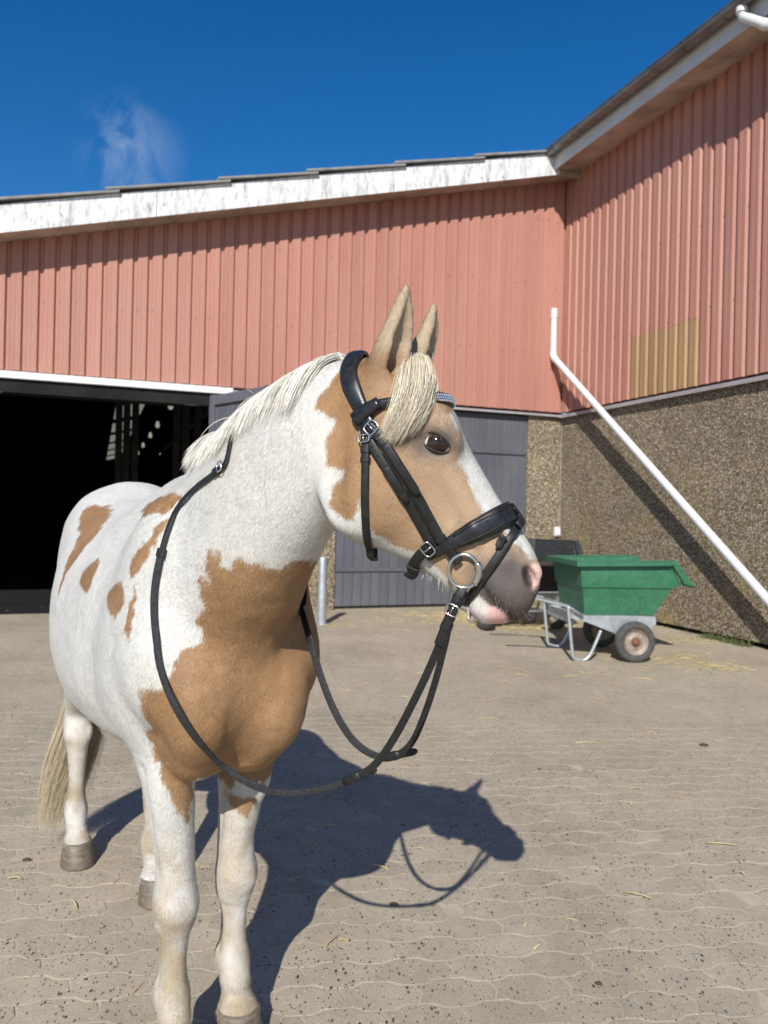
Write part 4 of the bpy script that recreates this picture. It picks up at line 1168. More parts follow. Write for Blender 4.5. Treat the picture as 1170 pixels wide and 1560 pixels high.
def push_out(p, off):
    q = BVH.find_nearest(Vector(p))
    d = np.array(p)-np.array(q[0]); n = np.array(q[1])
    h = d@n
    return np.array(p) + n*max(0.0, off-h)
HAIRC = np.array([0.78,0.735,0.645])
# mane: rooted along the crest, falling to the near side and back
crest = [on_horse(px, py)[0] for px, py in ((560,545),(530,556),(500,572),(470,592),(440,612),(412,634),(388,658),(366,684),(348,705))]
crest_top = []
for c in crest:
    q = BVH.ray_cast(Vector((c[0], c[1], 2.4)), Vector((0,0,-1)))
    crest_top.append(np.array(q[0]) if q[0] is not None else c)
N_top = catmull([hb(0.575,0.085,1.78), hb(0.52,0.06,1.75), hb(0.42,0.035,1.72), hb(0.32,0.015,1.70), hb(0.25,0.007,1.67), hb(0.18,0.0,1.65), hb(0.12,0.0,1.63), hb(0.07,0.0,1.61)], 60)
crest_line = np.array([np.array(BVH.ray_cast(Vector(p+np.array([0,0,0.3])), Vector((0,0,-1)))[0]) for p in N_top])
mane_c, mane_k = [], []
def latv(t): v = Lb*(1-t)+HL*t; return v/np.linalg.norm(v)
for i in range(9000):
    t = rs.rand()**0.9
    j = t*59; a = int(j); p0 = crest_line[a]*(1-(j-a)) + crest_line[min(a+1,59)]*(j-a)
    lat = latv(0.7*(1-t)); tang = crest_line[min(a+3,59)]-crest_line[max(a-3,0)]; tang /= np.linalg.norm(tang)
    side = -1 if rs.rand() < 0.9 else 0.4
    p = p0 + lat*rs.uniform(-0.016,0.016) - np.array([0,0,0.004])
    L = (0.150 + 0.06*math.exp(-((t-0.88)/0.13)**2))*rs.uniform(0.6,1.12)*(0.85 if t > 0.95 else 1.0)*(0.7 if t < 0.05 else 1)
    clump = vnoise(np.array([[t*14.0, 0.3, 0.7]]), 1.0, 77)[0]-0.5
    en = max(0.0, (t-0.55)/0.45); L *= 1-0.50*en
    d = np.array([0,0,1.0])*0.18 + lat*side*(1.0-0.35*en) + np.array(BF)*0.75*en + tang*(0.42*(1-t)+clump*0.4) + rs.randn(3)*(0.07 if rs.rand() < 0.985 else 0.35)
    m_ = 11; step = L/(m_-1); c = [p]; lay = 0.013*rs.rand()
    for q in range(1, m_):
        d = d/np.linalg.norm(d)
        d = d + np.array([0,0,-1.0])*(0.26+0.12*en) + np.array(BF)*0.05*en + lat*side*0.06 + tang*(0.05*(1-t)+0.08*clump) + rs.randn(3)*0.022
        pn = c[-1] + d/np.linalg.norm(d)*step
        pn = push_out(pn, 0.004+lay*(1+1.6*math.exp(-((t-0.90)/0.11)**2)))
        c.append(pn)
    mane_c.append(np.array(c)); mane_k.append(HAIRC*rs.uniform(0.94,1.08)*np.array([1,1,1+rs.uniform(-0.08,0.08)]))
strands('mane', mane_c, mane_k, 0.0013, horse)
# forelock
fl_c, fl_k = [], []
guides = [[(618,548,-0.015),(612,565,-0.075),(606,605,-0.118),(598,640,-0.118),(588,664,-0.108)],
          [(632,540,0.0),(636,556,-0.065),(632,600,-0.118),(614,640,-0.122),(596,668,-0.110)],
          [(648,545,0.01),(652,572,-0.045),(646,602,-0.100),(628,636,-0.118),(608,662,-0.108)],
          [(650,550,0.01),(658,580,-0.03),(653,606,-0.085),(640,632,-0.108),(622,655,-0.106)]]
G = [catmull([hp(*q) for q in g_], 12) for g_ in guides]
for i in range(8000):
    x = rs.rand()*3; a = min(2, int(x)); f = x-a
    c = G[a]*(1-f)+G[a+1]*f
    sp = np.linspace(0.25, 1, 12)[:,None]
    j1 = rs.randn(3)*(0.0065 if rs.rand() < 0.95 else 0.014); wav = rs.randn(3)*0.004
    c = c + j1*sp + wav*np.sin(np.linspace(0, 4, 12)+rs.rand()*6)[:,None]*sp
    cut = rs.randint(8, 13); c = c[:max(8, cut)]
    c = np.array([push_out(p, 0.003+0.02*rs.rand()*(q/12)) for q, p in enumerate(c)])
    fl_c.append(c); fl_k.append(HAIRC*rs.uniform(0.93,1.04)*np.array([0.90,0.84,0.72]))
strands('forelock', fl_c, fl_k, 0.00095, horse)
# tail
tl_c, tl_k = [], []
for i in range(4600):
    x = rs.uniform(-1, 1); y_ = rs.uniform(-1, 1)
    L = rs.uniform(0.72, 1.05)
    g_ = [(-1.19+0.012*y_, 0.018*x, 1.33), (-1.275+0.03*y_, -0.01+0.03*x, 1.18), (-1.33+0.035*y_, -0.03+0.055*x, 0.90), (-1.365+0.045*y_, -0.065+0.075*x, 0.58), (-1.38+0.05*y_, -0.125+0.085*x, 0.34), (-1.39+0.05*y_, -0.185+0.06*x, 0.10)]
    c = catmull([hb(*q) for q in g_], 18)
    c = c + rs.randn(3)*0.010*np.linspace(0.2, 1, 18)[:,None] + rs.randn(3)*0.008*np.sin(np.linspace(0, 5, 18)+rs.rand()*6)[:,None]*np.linspace(0.1, 1, 18)[:,None]
    c = c[:max(10, int(18*L))]
    tl_c.append(c); tl_k.append(np.array([0.53,0.43,0.29])*rs.uniform(0.75,1.15))
strands('tail', tl_c, tl_k, 0.0017, horse)
# whiskers, chin hair and lashes
wk, wc = [], []
for i in range(60):
    px, py = rs.uniform(640,735), 0; py = 868+(px-640)*0.52+rs.uniform(-6,6)
    p, n = on_horse(px, py); d = n*0.7+np.array([0,0,-0.8])+rs.randn(3)*0.2; d /= np.linalg.norm(d)
    L = rs.uniform(0.006,0.02); wk.append(np.array([p+d*L*q+np.array([0,0,-0.2])*L*q*q for q in np.linspace(0,1,6)])); wc.append(np.array([0.7,0.62,0.5]))
for i in range(60):
    px, py = rs.uniform(735,812), rs.uniform(880,945); p, n = on_horse(px, py); d = n+rs.randn(3)*0.35+np.array([0,0,-0.3]); d /= np.linalg.norm(d)
    L = rs.uniform(0.01,0.03); wk.append(np.array([p+d*L*q for q in np.linspace(0,1,5)])); wc.append(np.array([0.25,0.22,0.2]))
strands('whisker', wk, wc, 0.00045, horse)

# ---- hooves
def hoof_mat():
    m, nt, b = new_mat('horn_hoof')
    v = coords(nt, 'Object', (1, 1, 4))
    r = ramp(nt, noise(nt, v, 22, 5, 0.65), [(0.25, (0.085,0.066,0.048)), (0.55, (0.165,0.130,0.092)), (0.8, (0.30,0.235,0.15))])
    g_ = ramp(nt, noise(nt, coords(nt, 'Object', (30,30,1.5)), 1.5, 4, 0.6), [(0.3, (0.8,)*3), (0.7, (1.1,)*3)])
    nt.links.new(mixc(nt, 1.0, r.outputs['Color'], g_.outputs['Color'], 'MULTIPLY'), b.inputs['Base Color'])
    b.inputs['Roughness'].default_value = 0.55
    bump(nt, b, noise(nt, coords(nt, 'Object', (3,3,60)), 1.5, 3, 0.5), 0.3, 0.002)
    return m
M_HOOF = hoof_mat()
def hoof(s, l, yaw=0.0):
    m = MB(); rings = []
    #        z, forward offset, half width, half length
    for z, f, rw, rf in ((0.0035,0.068,0.058,0.062),(0.006,0.068,0.063,0.069),(0.015,0.066,0.064,0.069),(0.04,0.060,0.060,0.064),(0.065,0.053,0.056,0.059),(0.080,0.048,0.0545,0.0565),(0.088,0.046,0.052,0.053),(0.090,0.046,0.040,0.04)):
        ring = []
        for k in range(28):
            a = 2*math.pi*k/28; ca_, sa_ = math.cos(a), math.sin(a)
            back = 0.80 if ca_ < 0 else 1.0
            ring.append(Vector(hb(s+f+rf*ca_*back, l+rw*sa_*(1.0 if ca_ > -0.3 else 0.92), z)))
        rings.append(ring)
    m.loft(rings)
    return m.build('hoof', M_HOOF, horse, smooth=True, auto=60)
for q in (RF, LF, RH, LH): hoof(*q)

# ---- eyes
def eye_mat():
    m, nt, b = new_mat('dark_wet_eye')
    t = nt.nodes.new('ShaderNodeTexCoord'); sx_ = nt.nodes.new('ShaderNodeSeparateXYZ'); nt.links.new(t.outputs['Object'], sx_.inputs[0])
    # object x is along the head, y outwards: white only far back in the corner
    r = ramp(nt, math_n(nt, 'ADD', math_n(nt, 'MULTIPLY', sx_.outputs['X'], 25.0), 0.5), [(0.05, (0.62,0.58,0.55)), (0.12, (0.62,0.58,0.55)), (0.17, (0.035,0.018,0.011)), (0.5, (0.028,0.013,0.008)), (0.62, (0.012,0.007,0.005)), (1.0, (0.03,0.015,0.01))])
    nt.links.new(r.outputs['Color'], b.inputs['Base Color'])
    b.inputs['Roughness'].default_value = 0.10; b.inputs['Specular IOR Level'].default_value = 0.4; b.inputs['Coat Weight'].default_value = 0.25; b.inputs['Coat Roughness'].default_value = 0.02
    return m
M_EYE = eye_mat(); M_LID = simple('dark_eyelid', (0.075,0.058,0.050), 0.42, 0, 80, 0.3, 0.0006)
def eye(sd):
    if sd < 0: c0, nrm = on_horse(664, 675)
    else:
        c0 = on_horse(664, 675)[0]; c0 = c0 + HL*(-2*to_head(c0)[1]); nrm = None
    w = to_head(c0)[1]
    ctr = c0 + HL*(-sd)*0.0155
    m = MB(); ns, nr = 24, 14
    m.lathe([(max(1e-4, 0.0270*math.sin(math.pi*i/nr)), 0.0270*math.cos(math.pi*i/nr)) for i in range(nr+1)], Matrix.Identity(4), ns)
    o = m.build('eye', M_EYE, horse, smooth=True)
    X = Vector(HD*math.cos(0.25)-np.array([0,0,1])*math.sin(0.25)); Yv = Vector(HL*sd); Z = X.cross(Yv) if sd > 0 else Yv.cross(X); Z = X.cross(Yv)
    R = Matrix((X, Yv, Z)).transposed().to_4x4()
    o.matrix_world = Matrix.Translation(Vector(ctr)) @ R
    o.scale = (1.08, 1.0, 0.98)
    # lids: a soft almond-shaped ring of skin from the ball out to the face
    n_t, n_r = 48, 13; V_, C_ = [], []
    for a in range(n_t):
        th = 2*math.pi*a/n_t; ct, st = math.cos(th), math.sin(th)
        ix, iz = 0.0243*ct, (0.0152 if st > 0 else 0.0128)*math.copysign(abs(st)**1.15, st) - 0.004*ct*(1 if ct > 0 else 0.2)
        ox, oz = 0.047*ct, (0.038 if st > 0 else 0.034)*st
        yi = math.sqrt(max(0.0273**2-ix*ix-iz*iz, 1e-6))+0.0012
        q = Vector(ctr) + X*ox + Vector((0,0,oz)); h_ = BVH.ray_cast(q+Yv*0.08, -Yv)
        yo = ((h_[0]-Vector(ctr)).dot(Yv) if h_[0] is not None else 0.0) - 0.0012
        for r_ in range(n_r):
            t = r_/(n_r-1); e = t**1.1
            x_, z_ = ix+(ox-ix)*e, iz+(oz-iz)*e
            q = Vector(ctr) + X*x_ + Vector((0,0,z_)); h_ = BVH.ray_cast(q+Yv*0.08, -Yv)
            ys = ((h_[0]-Vector(ctr)).dot(Yv) if h_[0] is not None else 0.0)
            up = max(0.0, st)
            lidb = yi + (0.0034*math.sin(math.pi*min(1, t*3.2)) if t < 0.32 else 0) - 0.010*t
            crease = -0.0022*math.exp(-((t-0.36)/0.06)**2)*up + 0.0022*math.exp(-((t-0.55)/0.12)**2)*up - 0.0012*math.exp(-((t-0.40)/0.06)**2)*max(0, -st)
            k_ = min(1, max(0, (t-0.12)/0.75)); k_ = k_*k_*(3-2*k_)
            y_ = max(lidb, 0)*(1-k_) + (ys+0.0006)*k_ + crease
            if r_ == n_r-1: y_ = ys-0.0012
            V_.append(np.array(Vector(ctr) + X*x_ + Yv*y_ + Vector((0,0,z_)))); C_.append(t)
    F_ = [(a*n_r+r_, a*n_r+r_+1, ((a+1) % n_t)*n_r+r_+1, ((a+1) % n_t)*n_r+r_) for a in range(n_t) for r_ in range(n_r-1)]
    me_ = make_mesh('eyelid', np.array(V_), np.array(F_)); cc, _ = coat(np.array(V_)); t_ = np.array(C_)[:,None]
    k_ = np.clip((t_-0.12)/0.5, 0, 1); col_attr(me_, 'coat', np.array([0.030,0.024,0.021])*(1-k_)+cc*k_)
    me_.materials.append(M_COAT); lo = bpy.data.objects.new('eyelid', me_); col.objects.link(lo); lo.parent = horse
    return ctr, X, Yv
EYE_C = eye(-1); eye(1)
ls, lc = [], []
ctr, X, Yv = [np.array(q) for q in EYE_C]
for i in range(26):
    u = rs.uniform(-0.018,0.014); p = ctr + X*u + Yv*(0.0235-abs(u)*0.3) + np.array([0,0,0.0145-12*u*u])
    d = Yv*0.8 + np.array([0,0,-0.25])+X*u*20+rs.randn(3)*0.12
    L = rs.uniform(0.008,0.017); ls.append(np.array([p+d*L*q+np.array([0,0,-0.004])*q*q for q in np.linspace(0,1,5)])); lc.append(np.array([0.26,0.20,0.14]))
strands('eyelash', ls, lc, 0.0007, horse)
# ---------------------------------------------------------------- bridle and reins
def leather(name, c=(0.016,0.016,0.018), rough=0.38, ribs=False):
    m, nt, b = new_mat(name)
    v = world_coords(nt)
    n = noise(nt, v, 90, 4, 0.6)
    r = ramp(nt, n, [(0.3, tuple(x*0.7 for x in c)), (0.75, tuple(x*1.7 for x in c))])
    nt.links.new(r.outputs['Color'], b.inputs['Base Color'])
    rr = ramp(nt, noise(nt, v, 25, 4, 0.6), [(0.3, (rough-0.1,)*3), (0.8, (rough+0.2,)*3)])
    nt.links.new(rr.outputs['Color'], b.inputs['Roughness']); b.inputs['Specular IOR Level'].default_value = 0.36
    if ribs:
        w = nt.nodes.new('ShaderNodeTexVoronoi'); w.inputs['Scale'].default_value = 330; nt.links.new(v, w.inputs['Vector'])
        bump(nt, b, w.outputs['Distance'], 0.9, 0.002)
    else: bump(nt, b, noise(nt, v, 420, 3, 0.6), 0.25, 0.0008)
    return m
M_LEATHER = leather('black_leather', (0.014,0.0135,0.013), 0.46)
M_PATENT = leather('polished_black_leather', (0.016,0.0155,0.016), 0.28)
M_WEB = leather('rubber_grip', (0.024,0.024,0.025), 0.65, True)
M_STEEL, nt, b = new_mat('bright_steel'); b.inputs['Base Color'].default_value = (0.72,0.70,0.66,1); b.inputs['Metallic'].default_value = 1.0; b.inputs['Roughness'].default_value = 0.22
bump(nt, b, noise(nt, world_coords(nt), 120, 3, 0.6), 0.1, 0.0006)
M_CRYSTAL, nt, b = new_mat('cut_crystal'); b.inputs['Base Color'].default_value = (0.86,0.87,0.90,1); b.inputs['Metallic'].default_value = 0.85; b.inputs['Roughness'].default_value = 0.12
bridle = empty('bridle', Vector(hp(640, 640, 0.0)))
tag(bridle, 'black leather bridle with padded noseband, crystal browband and long reins on the horse', 'bridle')
BI = Matrix.Translation(-Vector(hp(640, 640, 0.0)))
def bpart(m, name, mat, parent=None, **kw):
    m.v = [tuple(BI @ Vector(p)) for p in m.v]
    return m.build(name, mat, parent or bridle, **kw)
def mirror(p): p = np.asarray(p, float); return p - HL*(2*to_head(p)[1])
def arclen(P): return np.concatenate([[0], np.cumsum(np.linalg.norm(np.diff(P, axis=0), axis=1))])
def strap_mesh(mb, P, Nn, width, thick, m=None, closed=False, n=12, power=3.0, pad=0.0):
    """soft-edged strap along P; Nn outward normals; width may vary along the length"""
    P = np.asarray(P, float); Nn = np.asarray(Nn, float); k = len(P)
    W = np.broadcast_to(np.asarray(width, float), (k,)); Th = np.broadcast_to(np.asarray(thick, float), (k,))
    T_ = np.roll(P, -1, 0)-np.roll(P, 1, 0) if closed else np.gradient(P, axis=0)
    T_ /= np.maximum(np.linalg.norm(T_, axis=1), 1e-9)[:,None]
    Nn = Nn - T_*np.sum(Nn*T_, axis=1)[:,None]; Nn /= np.maximum(np.linalg.norm(Nn, axis=1), 1e-9)[:,None]
    S = np.cross(T_, Nn); rings = []
    for i in range(k):
        ring = []
        for j in range(n):
            a = 2*math.pi*(j+0.5)/n; c, s = math.cos(a), math.sin(a)
            x = math.copysign(abs(c)**(2/power), c); y = math.copysign(abs(s)**(2/power), s)
            yy = y*Th[i]/2 + (pad*Th[i]*(1-x*x) if y > 0 else 0)
            ring.append(P[i]+S[i]*x*W[i]/2+Nn[i]*yy)
        rings.append(ring)
    if closed: rings.append(rings[0])
    mb.loft(rings, cap=not closed)
def smooth_path(P, m): return catmull(P, m)
def surf_path(pts, m=24, off=0.004, far=False):
    q = [on_horse(*p) for p in pts]
    P = np.array([a for a, _ in q]); N_ = np.array([b for _, b in q])
    P = smooth_path(P, m); out, nr = [], []
    for p in P:
        h = BVH.find_nearest(Vector(p)); nn = np.array(h[1]); out.append(np.array(h[0])+nn*off); nr.append(nn)
    nr = np.array(nr); nr = (np.roll(nr,1,0)+nr*2+np.roll(nr,-1,0)); nr[0] = nr[1]; nr[-1] = nr[-2]; nr /= np.linalg.norm(nr, axis=1)[:,None]
    out = np.array(out)
    for _ in range(3): out[1:-1] = 0.25*out[:-2]+0.5*out[1:-1]+0.25*out[2:]
    if far:
        out = np.array([mirror(p) for p in out]); nr = nr - 2*(nr@HL)[:,None]*HL
    return out, nr
def plane_loop(back, front, phis, off=0.004, R=0.30, sm=4):
    """path round the head in the plane of its lateral axis and the line back-front (photo points of the middle plane)"""
    b_, f_ = hp(*back), hp(*front); c = (b_+f_)/2; e1 = f_-b_; e1 -= HL*(e1@HL); e1 /= np.linalg.norm(e1)
    P, N_ = [], []
    for ph in phis:
        d = e1*math.cos(ph) - HL*math.sin(ph)
        h = BVH.ray_cast(Vector(c+d*R), Vector(-d))
        if h[0] is None: h = (Vector(c+d*0.05), Vector(d))
        P.append(np.array(h[0])+d*off); N_.append(d)
    P = np.array(P); N_ = np.array(N_)
    for _ in range(sm): P[1:-1] = 0.25*P[:-2]+0.5*P[1:-1]+0.25*P[2:]
    return P, N_
def frame_at(P, Nn, t):
    i = int(np.clip(t*(len(P)-1), 0, len(P)-2)); tt = P[i+1]-P[i]; tt /= np.linalg.norm(tt); nn = Nn[i]-tt*(Nn[i]@tt); nn /= np.linalg.norm(nn)
    return P[i], tt, nn, np.cross(tt, nn)
def keeper(P, Nn, t, w, parent, th=0.0105, ln=0.009):
    p, tt, nn, s = frame_at(P, Nn, t); m = MB()
    strap_mesh(m, [p-tt*ln/2, p-tt*ln/4, p+tt*ln/4, p+tt*ln/2], [nn]*4, w+0.004, th)
    bpart(m, 'keeper', M_LEATHER, parent, smooth=True, auto=60)
def buckle(P, Nn, t, w, ln, parent, off=0.006):
    p, tt, nn, s = frame_at(P, Nn, t); p = p+nn*off; m = MB(); hw = w/2+0.003
    cor = []
    for a in range(24):
        ang = 2*math.pi*a/24; c, q = math.cos(ang), math.sin(ang)
        cor.append(p + s*hw*math.copysign(abs(c)**0.55, c) + tt*ln/2*math.copysign(abs(q)**0.55, q))
    m.tube(cor, 0.0016, 8, closed=True); m.tube([p-tt*ln/2, p+nn*0.003, p+tt*ln/2], 0.0013, 6)
    bpart(m, 'buckle', M_STEEL, parent, smooth=True)
def holes(P, Nn, ts, parent, off):
    for t in ts:
        p, tt, nn, s = frame_at(P, Nn, t); m = MB()
        p = p+nn*off; m.loft([[p+(tt*math.cos(a)+s*math.sin(a))*r+nn*z for a in [2*math.pi*k/8 for k in range(8)]] for r, z in ((0.0021,-0.001),(0.0021,0.0004))])
        bpart(m, 'strap_hole', M_DARK, parent)
deg = math.radians
# crown piece over the poll, wide and padded
def on_head(px, py): return on_horse(px, py)
near_c = [(566,652),(554,628),(543,604),(534,582),(530,562)]
Pn, Nn_ = surf_path(near_c, 16, 0.006)
Pf, Nf = surf_path(near_c, 16, 0.006, far=True)
top = []
a0, a1 = Pn[-1], Pf[-1]
for t in np.linspace(0, 1, 11)[1:-1]:
    q = a0*(1-t)+a1*t; q = q + np.array([0,0,1])*0.10 + (HD*0.012)
    h = BVH.ray_cast(Vector(q+np.array([0,0,0.15])), Vector((0,0,-1)))
    top.append(np.array(h[0])+np.array([0,0,0.006]))
top = np.array(top)
Pc = np.concatenate([Pn, top, Pf[::-1]]); Nc = np.concatenate([Nn_, np.tile([0,0,1.0],(len(top),1))+(top-(a0+a1)/2)*3, Nf[::-1]])
for _ in range(6): Pc[1:-1] = 0.25*Pc[:-2]+0.5*Pc[1:-1]+0.25*Pc[2:]
Pc = smooth_path(Pc, 60)
Nc2 = []
for p in Pc: h = BVH.find_nearest(Vector(p)); Nc2.append(np.array(h[1]))
Nc2 = np.array(Nc2)
for _ in range(5): Nc2[1:-1] = 0.25*Nc2[:-2]+0.5*Nc2[1:-1]+0.25*Nc2[2:]
d_near = np.array([BVH.find_nearest(Vector(p))[3] for p in Pc])
Pc = np.array([push_out(p, 0.006) for p in Pc])
tt_ = np.abs(np.linspace(-1, 1, 60)); Wc = np.interp(tt_, [0, 0.45, 0.62, 0.8, 1.0], [0.035, 0.037, 0.033, 0.028, 0.025])
m = MB(); strap_mesh(m, Pc, Nc2, Wc, 0.008, pad=0.25); crown = bpart(m, 'headpiece', M_PATENT, smooth=True)
# browband
Pb, Nb = plane_loop((548,634), (698,610), [deg(a) for a in range(-118, 119, 6)], 0.006)
m = MB(); strap_mesh(m, Pb, Nb, 0.021, 0.008, pad=0.2); brow = bpart(m, 'browband', M_PATENT, smooth=True)
m = MB(); k_ = len(Pb)
Lb_ = arclen(Pb); mid = Lb_[-1]/2
cm = MB()
for row in (-1, 0, 1):
    for q in np.arange(-0.085, 0.0851, 0.0052):
        t = (mid+q+row*0.0015)
        p = np.array([np.interp(t, Lb_, Pb[:,c]) for c in range(3)]); i = int(np.clip(np.searchsorted(Lb_, t), 1, k_-2)); tt = Pb[i+1]-Pb[i-1]; tt /= np.linalg.norm(tt); nn = Nb[i]-tt*(Nb[i]@tt); nn /= np.linalg.norm(nn); s = np.cross(tt, nn)
        p = p + s*row*0.0050 + nn*0.0056; r = 0.0025; tw = rs.rand()*3
        ring = [[p + (tt*math.cos(a+tw)+s*math.sin(a+tw))*r*f_ + nn*z for a in [2*math.pi*j/6 for j in range(6)]] for f_, z in ((1.0,-0.0005),(0.95,0.0009),(0.5,0.0021))]
        cm.loft(ring)
tag(bpart(cm, 'crystals', M_CRYSTAL, brow), kind='stuff')
# browband loop round the headpiece
q = surf_path([(545,642),(553,634),(566,624),(580,616)], 10, 0.011)
m = MB(); strap_mesh(m, q[0], q[1], [0.030]*4+[0.028]*3+[0.024]*3, 0.009, pad=0.3); bpart(m, 'browband_loop', M_PATENT, brow, smooth=True)
# cheekpiece and noseband strap (both sides)
for far in (False, True):
    cp = surf_path([(563,648),(577,662),(596,690),(622,732),(645,772),(668,812),(688,840),(700,856)], 40, 0.010, far)
    m = MB(); strap_mesh(m, cp[0], cp[1], 0.0185, 0.0065); c_o = bpart(m, 'cheekpiece', M_LEATHER, smooth=True)
    ns_ = surf_path([(556,650),(566,676),(588,712),(612,750),(636,790),(652,818),(660,832)], 32, 0.005, far)
    m = MB(); strap_mesh(m, ns_[0], ns_[1], 0.0175, 0.006); n_o = bpart(m, 'noseband_strap', M_LEATHER, smooth=True)
    th_ = surf_path([(556,652),(558,672),(558,700),(557,740),(557,780),(559,812),(564,832)], 28, 0.006, far)
    # throatlash goes on under the jaw
    m = MB(); strap_mesh(m, th_[0], th_[1], 0.0150, 0.006); t_o = bpart(m, 'throatlash', M_LEATHER, smooth=True)
    buckle(cp[0], cp[1], 0.085, 0.0185, 0.022, c_o); keeper(cp[0], cp[1], 0.17, 0.0185, c_o); keeper(cp[0], cp[1], 0.76, 0.0185, c_o, 0.012)
    keeper(ns_[0], ns_[1], 0.52, 0.0175, n_o); buckle(th_[0], th_[1], 0.15, 0.0150, 0.014, t_o); keeper(th_[0], th_[1], 0.26, 0.0150, t_o); keeper(th_[0], th_[1], 0.345, 0.0150, t_o)
    holes(cp[0], cp[1], (0.25, 0.32, 0.39, 0.46), c_o, 0.0036); holes(ns_[0], ns_[1], (0.2, 0.29, 0.38), n_o, 0.0034)
    # strap end laid over
    q = surf_path([(588,678),(605,704),(622,731),(636,752)], 14, 0.0155, far)
    m = MB(); strap_mesh(m, q[0], q[1], [0.0165]*12+[0.013,0.006], 0.005); bpart(m, 'strap_end', M_LEATHER, c_o, smooth=True)
    q = surf_path([(588,712),(604,738),(620,764)], 12, 0.0105, far)
    m = MB(); strap_mesh(m, q[0], q[1], [0.016]*10+[0.013,0.006], 0.005); bpart(m, 'strap_end', M_LEATHER, n_o, smooth=True)
    if not far: th_near = th_
# the throatlash under the jaw
e0 = th_near[0][-1]; e1_ = mirror(e0); lowp = (e0+e1_)/2 + np.array([0,0,-0.022])+HD*0.006
J = catmull([e0, e0*0.75+lowp*0.25+np.array([0,0,-0.010]), lowp, e1_*0.75+lowp*0.25+np.array([0,0,-0.010]), e1_], 20)
m = MB(); strap_mesh(m, J, np.tile([0,0,-1.0],(20,1))+(J-lowp)*6, 0.0150, 0.006); bpart(m, 'throatlash', M_LEATHER, smooth=True)
# padded noseband
ph = [deg(a) for a in range(-150, 151, 5)]
Pz, Nz = plane_loop((640,852), (792,774), ph, 0.008)
aw = np.abs(np.degrees(ph)); Wz = np.interp(aw, [0, 40, 80, 105, 125, 150], [0.046, 0.046, 0.041, 0.034, 0.026, 0.022]); Tz = np.interp(aw, [0, 80, 120, 150], [0.0125, 0.0125, 0.009, 0.007])
m = MB(); strap_mesh(m, Pz, Nz, Wz, Tz, n=20, power=2.4, pad=0.12); nose = bpart(m, 'noseband', M_PATENT, smooth=True)
for sg in (-1, 1):                                       # raised edge seams
    i_, j_ = 8, len(Pz)-8
    T_ = np.gradient(Pz, axis=0); T_ /= np.linalg.norm(T_, axis=1)[:,None]; S_ = np.cross(T_, Nz)
    m = MB(); m.tube([Vector(p) for p in (Pz+S_*(Wz*0.31*sg)[:,None]+Nz*(Tz*0.55)[:,None])[i_:j_]], 0.0017, 6); bpart(m, 'seam', M_LEATHER, nose, smooth=True)
ck = surf_path([(660,828),(646,838),(634,852),(626,868)], 14, 0.010)
e0 = ck[0][-1]; e1_ = mirror(e0); lowp = (e0+e1_)/2 + np.array([0,0,-0.016])-HD*0.012
J = catmull([e0, e0*0.7+lowp*0.3+np.array([0,0,-0.008]), lowp, e1_*0.7+lowp*0.3+np.array([0,0,-0.008]), e1_], 16)
ckm = np.array([mirror(p) for p in ck[0]])[::-1]; ckn = (ck[1]-2*(ck[1]@HL)[:,None]*HL)[::-1]
Pk = np.concatenate([ck[0], J[1:-1], ckm]); Nk = np.concatenate([ck[1], np.tile(-HD*0.5-np.array([0,0,0.8]), (14,1))+(J[1:-1]-lowp)*6, ckn])
for _ in range(2): Pk[1:-1] = 0.25*Pk[:-2]+0.5*Pk[1:-1]+0.25*Pk[2:]
m = MB(); strap_mesh(m, Pk, Nk, 0.021, 0.007); chin = bpart(m, 'chin_strap', M_LEATHER, smooth=True)
buckle(Pk, Nk, 0.07, 0.021, 0.022, chin); keeper(Pk, Nk, 0.30, 0.021, chin, 0.016, 0.014)
# flash strap from the nose round under the chin
phf = [deg(a) for a in range(-180, 180, 6)]
Pl, Nl = plane_loop((712,914), (797,790), phf, 0.007, sm=6)
m = MB(); strap_mesh(m, Pl, Nl, 0.0165, 0.006, closed=True); fl_o = bpart(m, 'flash_strap', M_LEATHER, smooth=True)
q = surf_path([(776,772),(786,782),(789,797),(782,806)], 10, 0.016)
m = MB(); strap_mesh(m, q[0], q[1], 0.017, 0.006); bpart(m, 'flash_loop', M_LEATHER, fl_o, smooth=True)
q = surf_path([(768,815),(760,828),(757,836)], 8, 0.013)
m = MB(); strap_mesh(m, q[0], q[1], [0.015]*6+[0.012,0.006], 0.005); bpart(m, 'strap_end', M_LEATHER, fl_o, smooth=True)
# bit rings
rc, rn = on_horse(708, 867); rc = rc + rn*0.012
rn = rn*0.5 - HL*0.5; rn /= np.linalg.norm(rn)
upv = np.array([0,0,1.0]) - rn*rn[2]; upv /= np.linalg.norm(upv); sdv = np.cross(upv, rn)
RB = 0.030
ring_c = {}
for far in (False, True):
    f = mirror if far else (lambda p: p)
    m = MB(); m.tube([Vector(f(rc+(sdv*0.95*math.cos(a)+upv*1.05*math.sin(a))*RB)) for a in [2*math.pi*k/36 for k in range(36)]], 0.0036, 10, closed=True)
    br = bpart(m, 'bit_ring', M_STEEL, smooth=True)
    m = MB(); m.tube([Vector(f(rc+(sdv*0.95*math.cos(a)+upv*1.05*math.sin(a))*RB)) for a in [deg(q) for q in range(-48, 39, 8)]], 0.0062, 10); bpart(m, 'bit_cheek', M_STEEL, br, smooth=True)
    inn, _ = on_horse(733, 885); m = MB(); m.tube([Vector(f(rc+sdv*RB*0.93)), Vector(f(inn*0.5+(rc+sdv*RB)*0.5)), Vector(f(inn+HL*0.03))], 0.006, 10); bpart(m, 'mouthpiece', M_STEEL, br, smooth=True)
    ring_c[far] = np.array(f(rc))
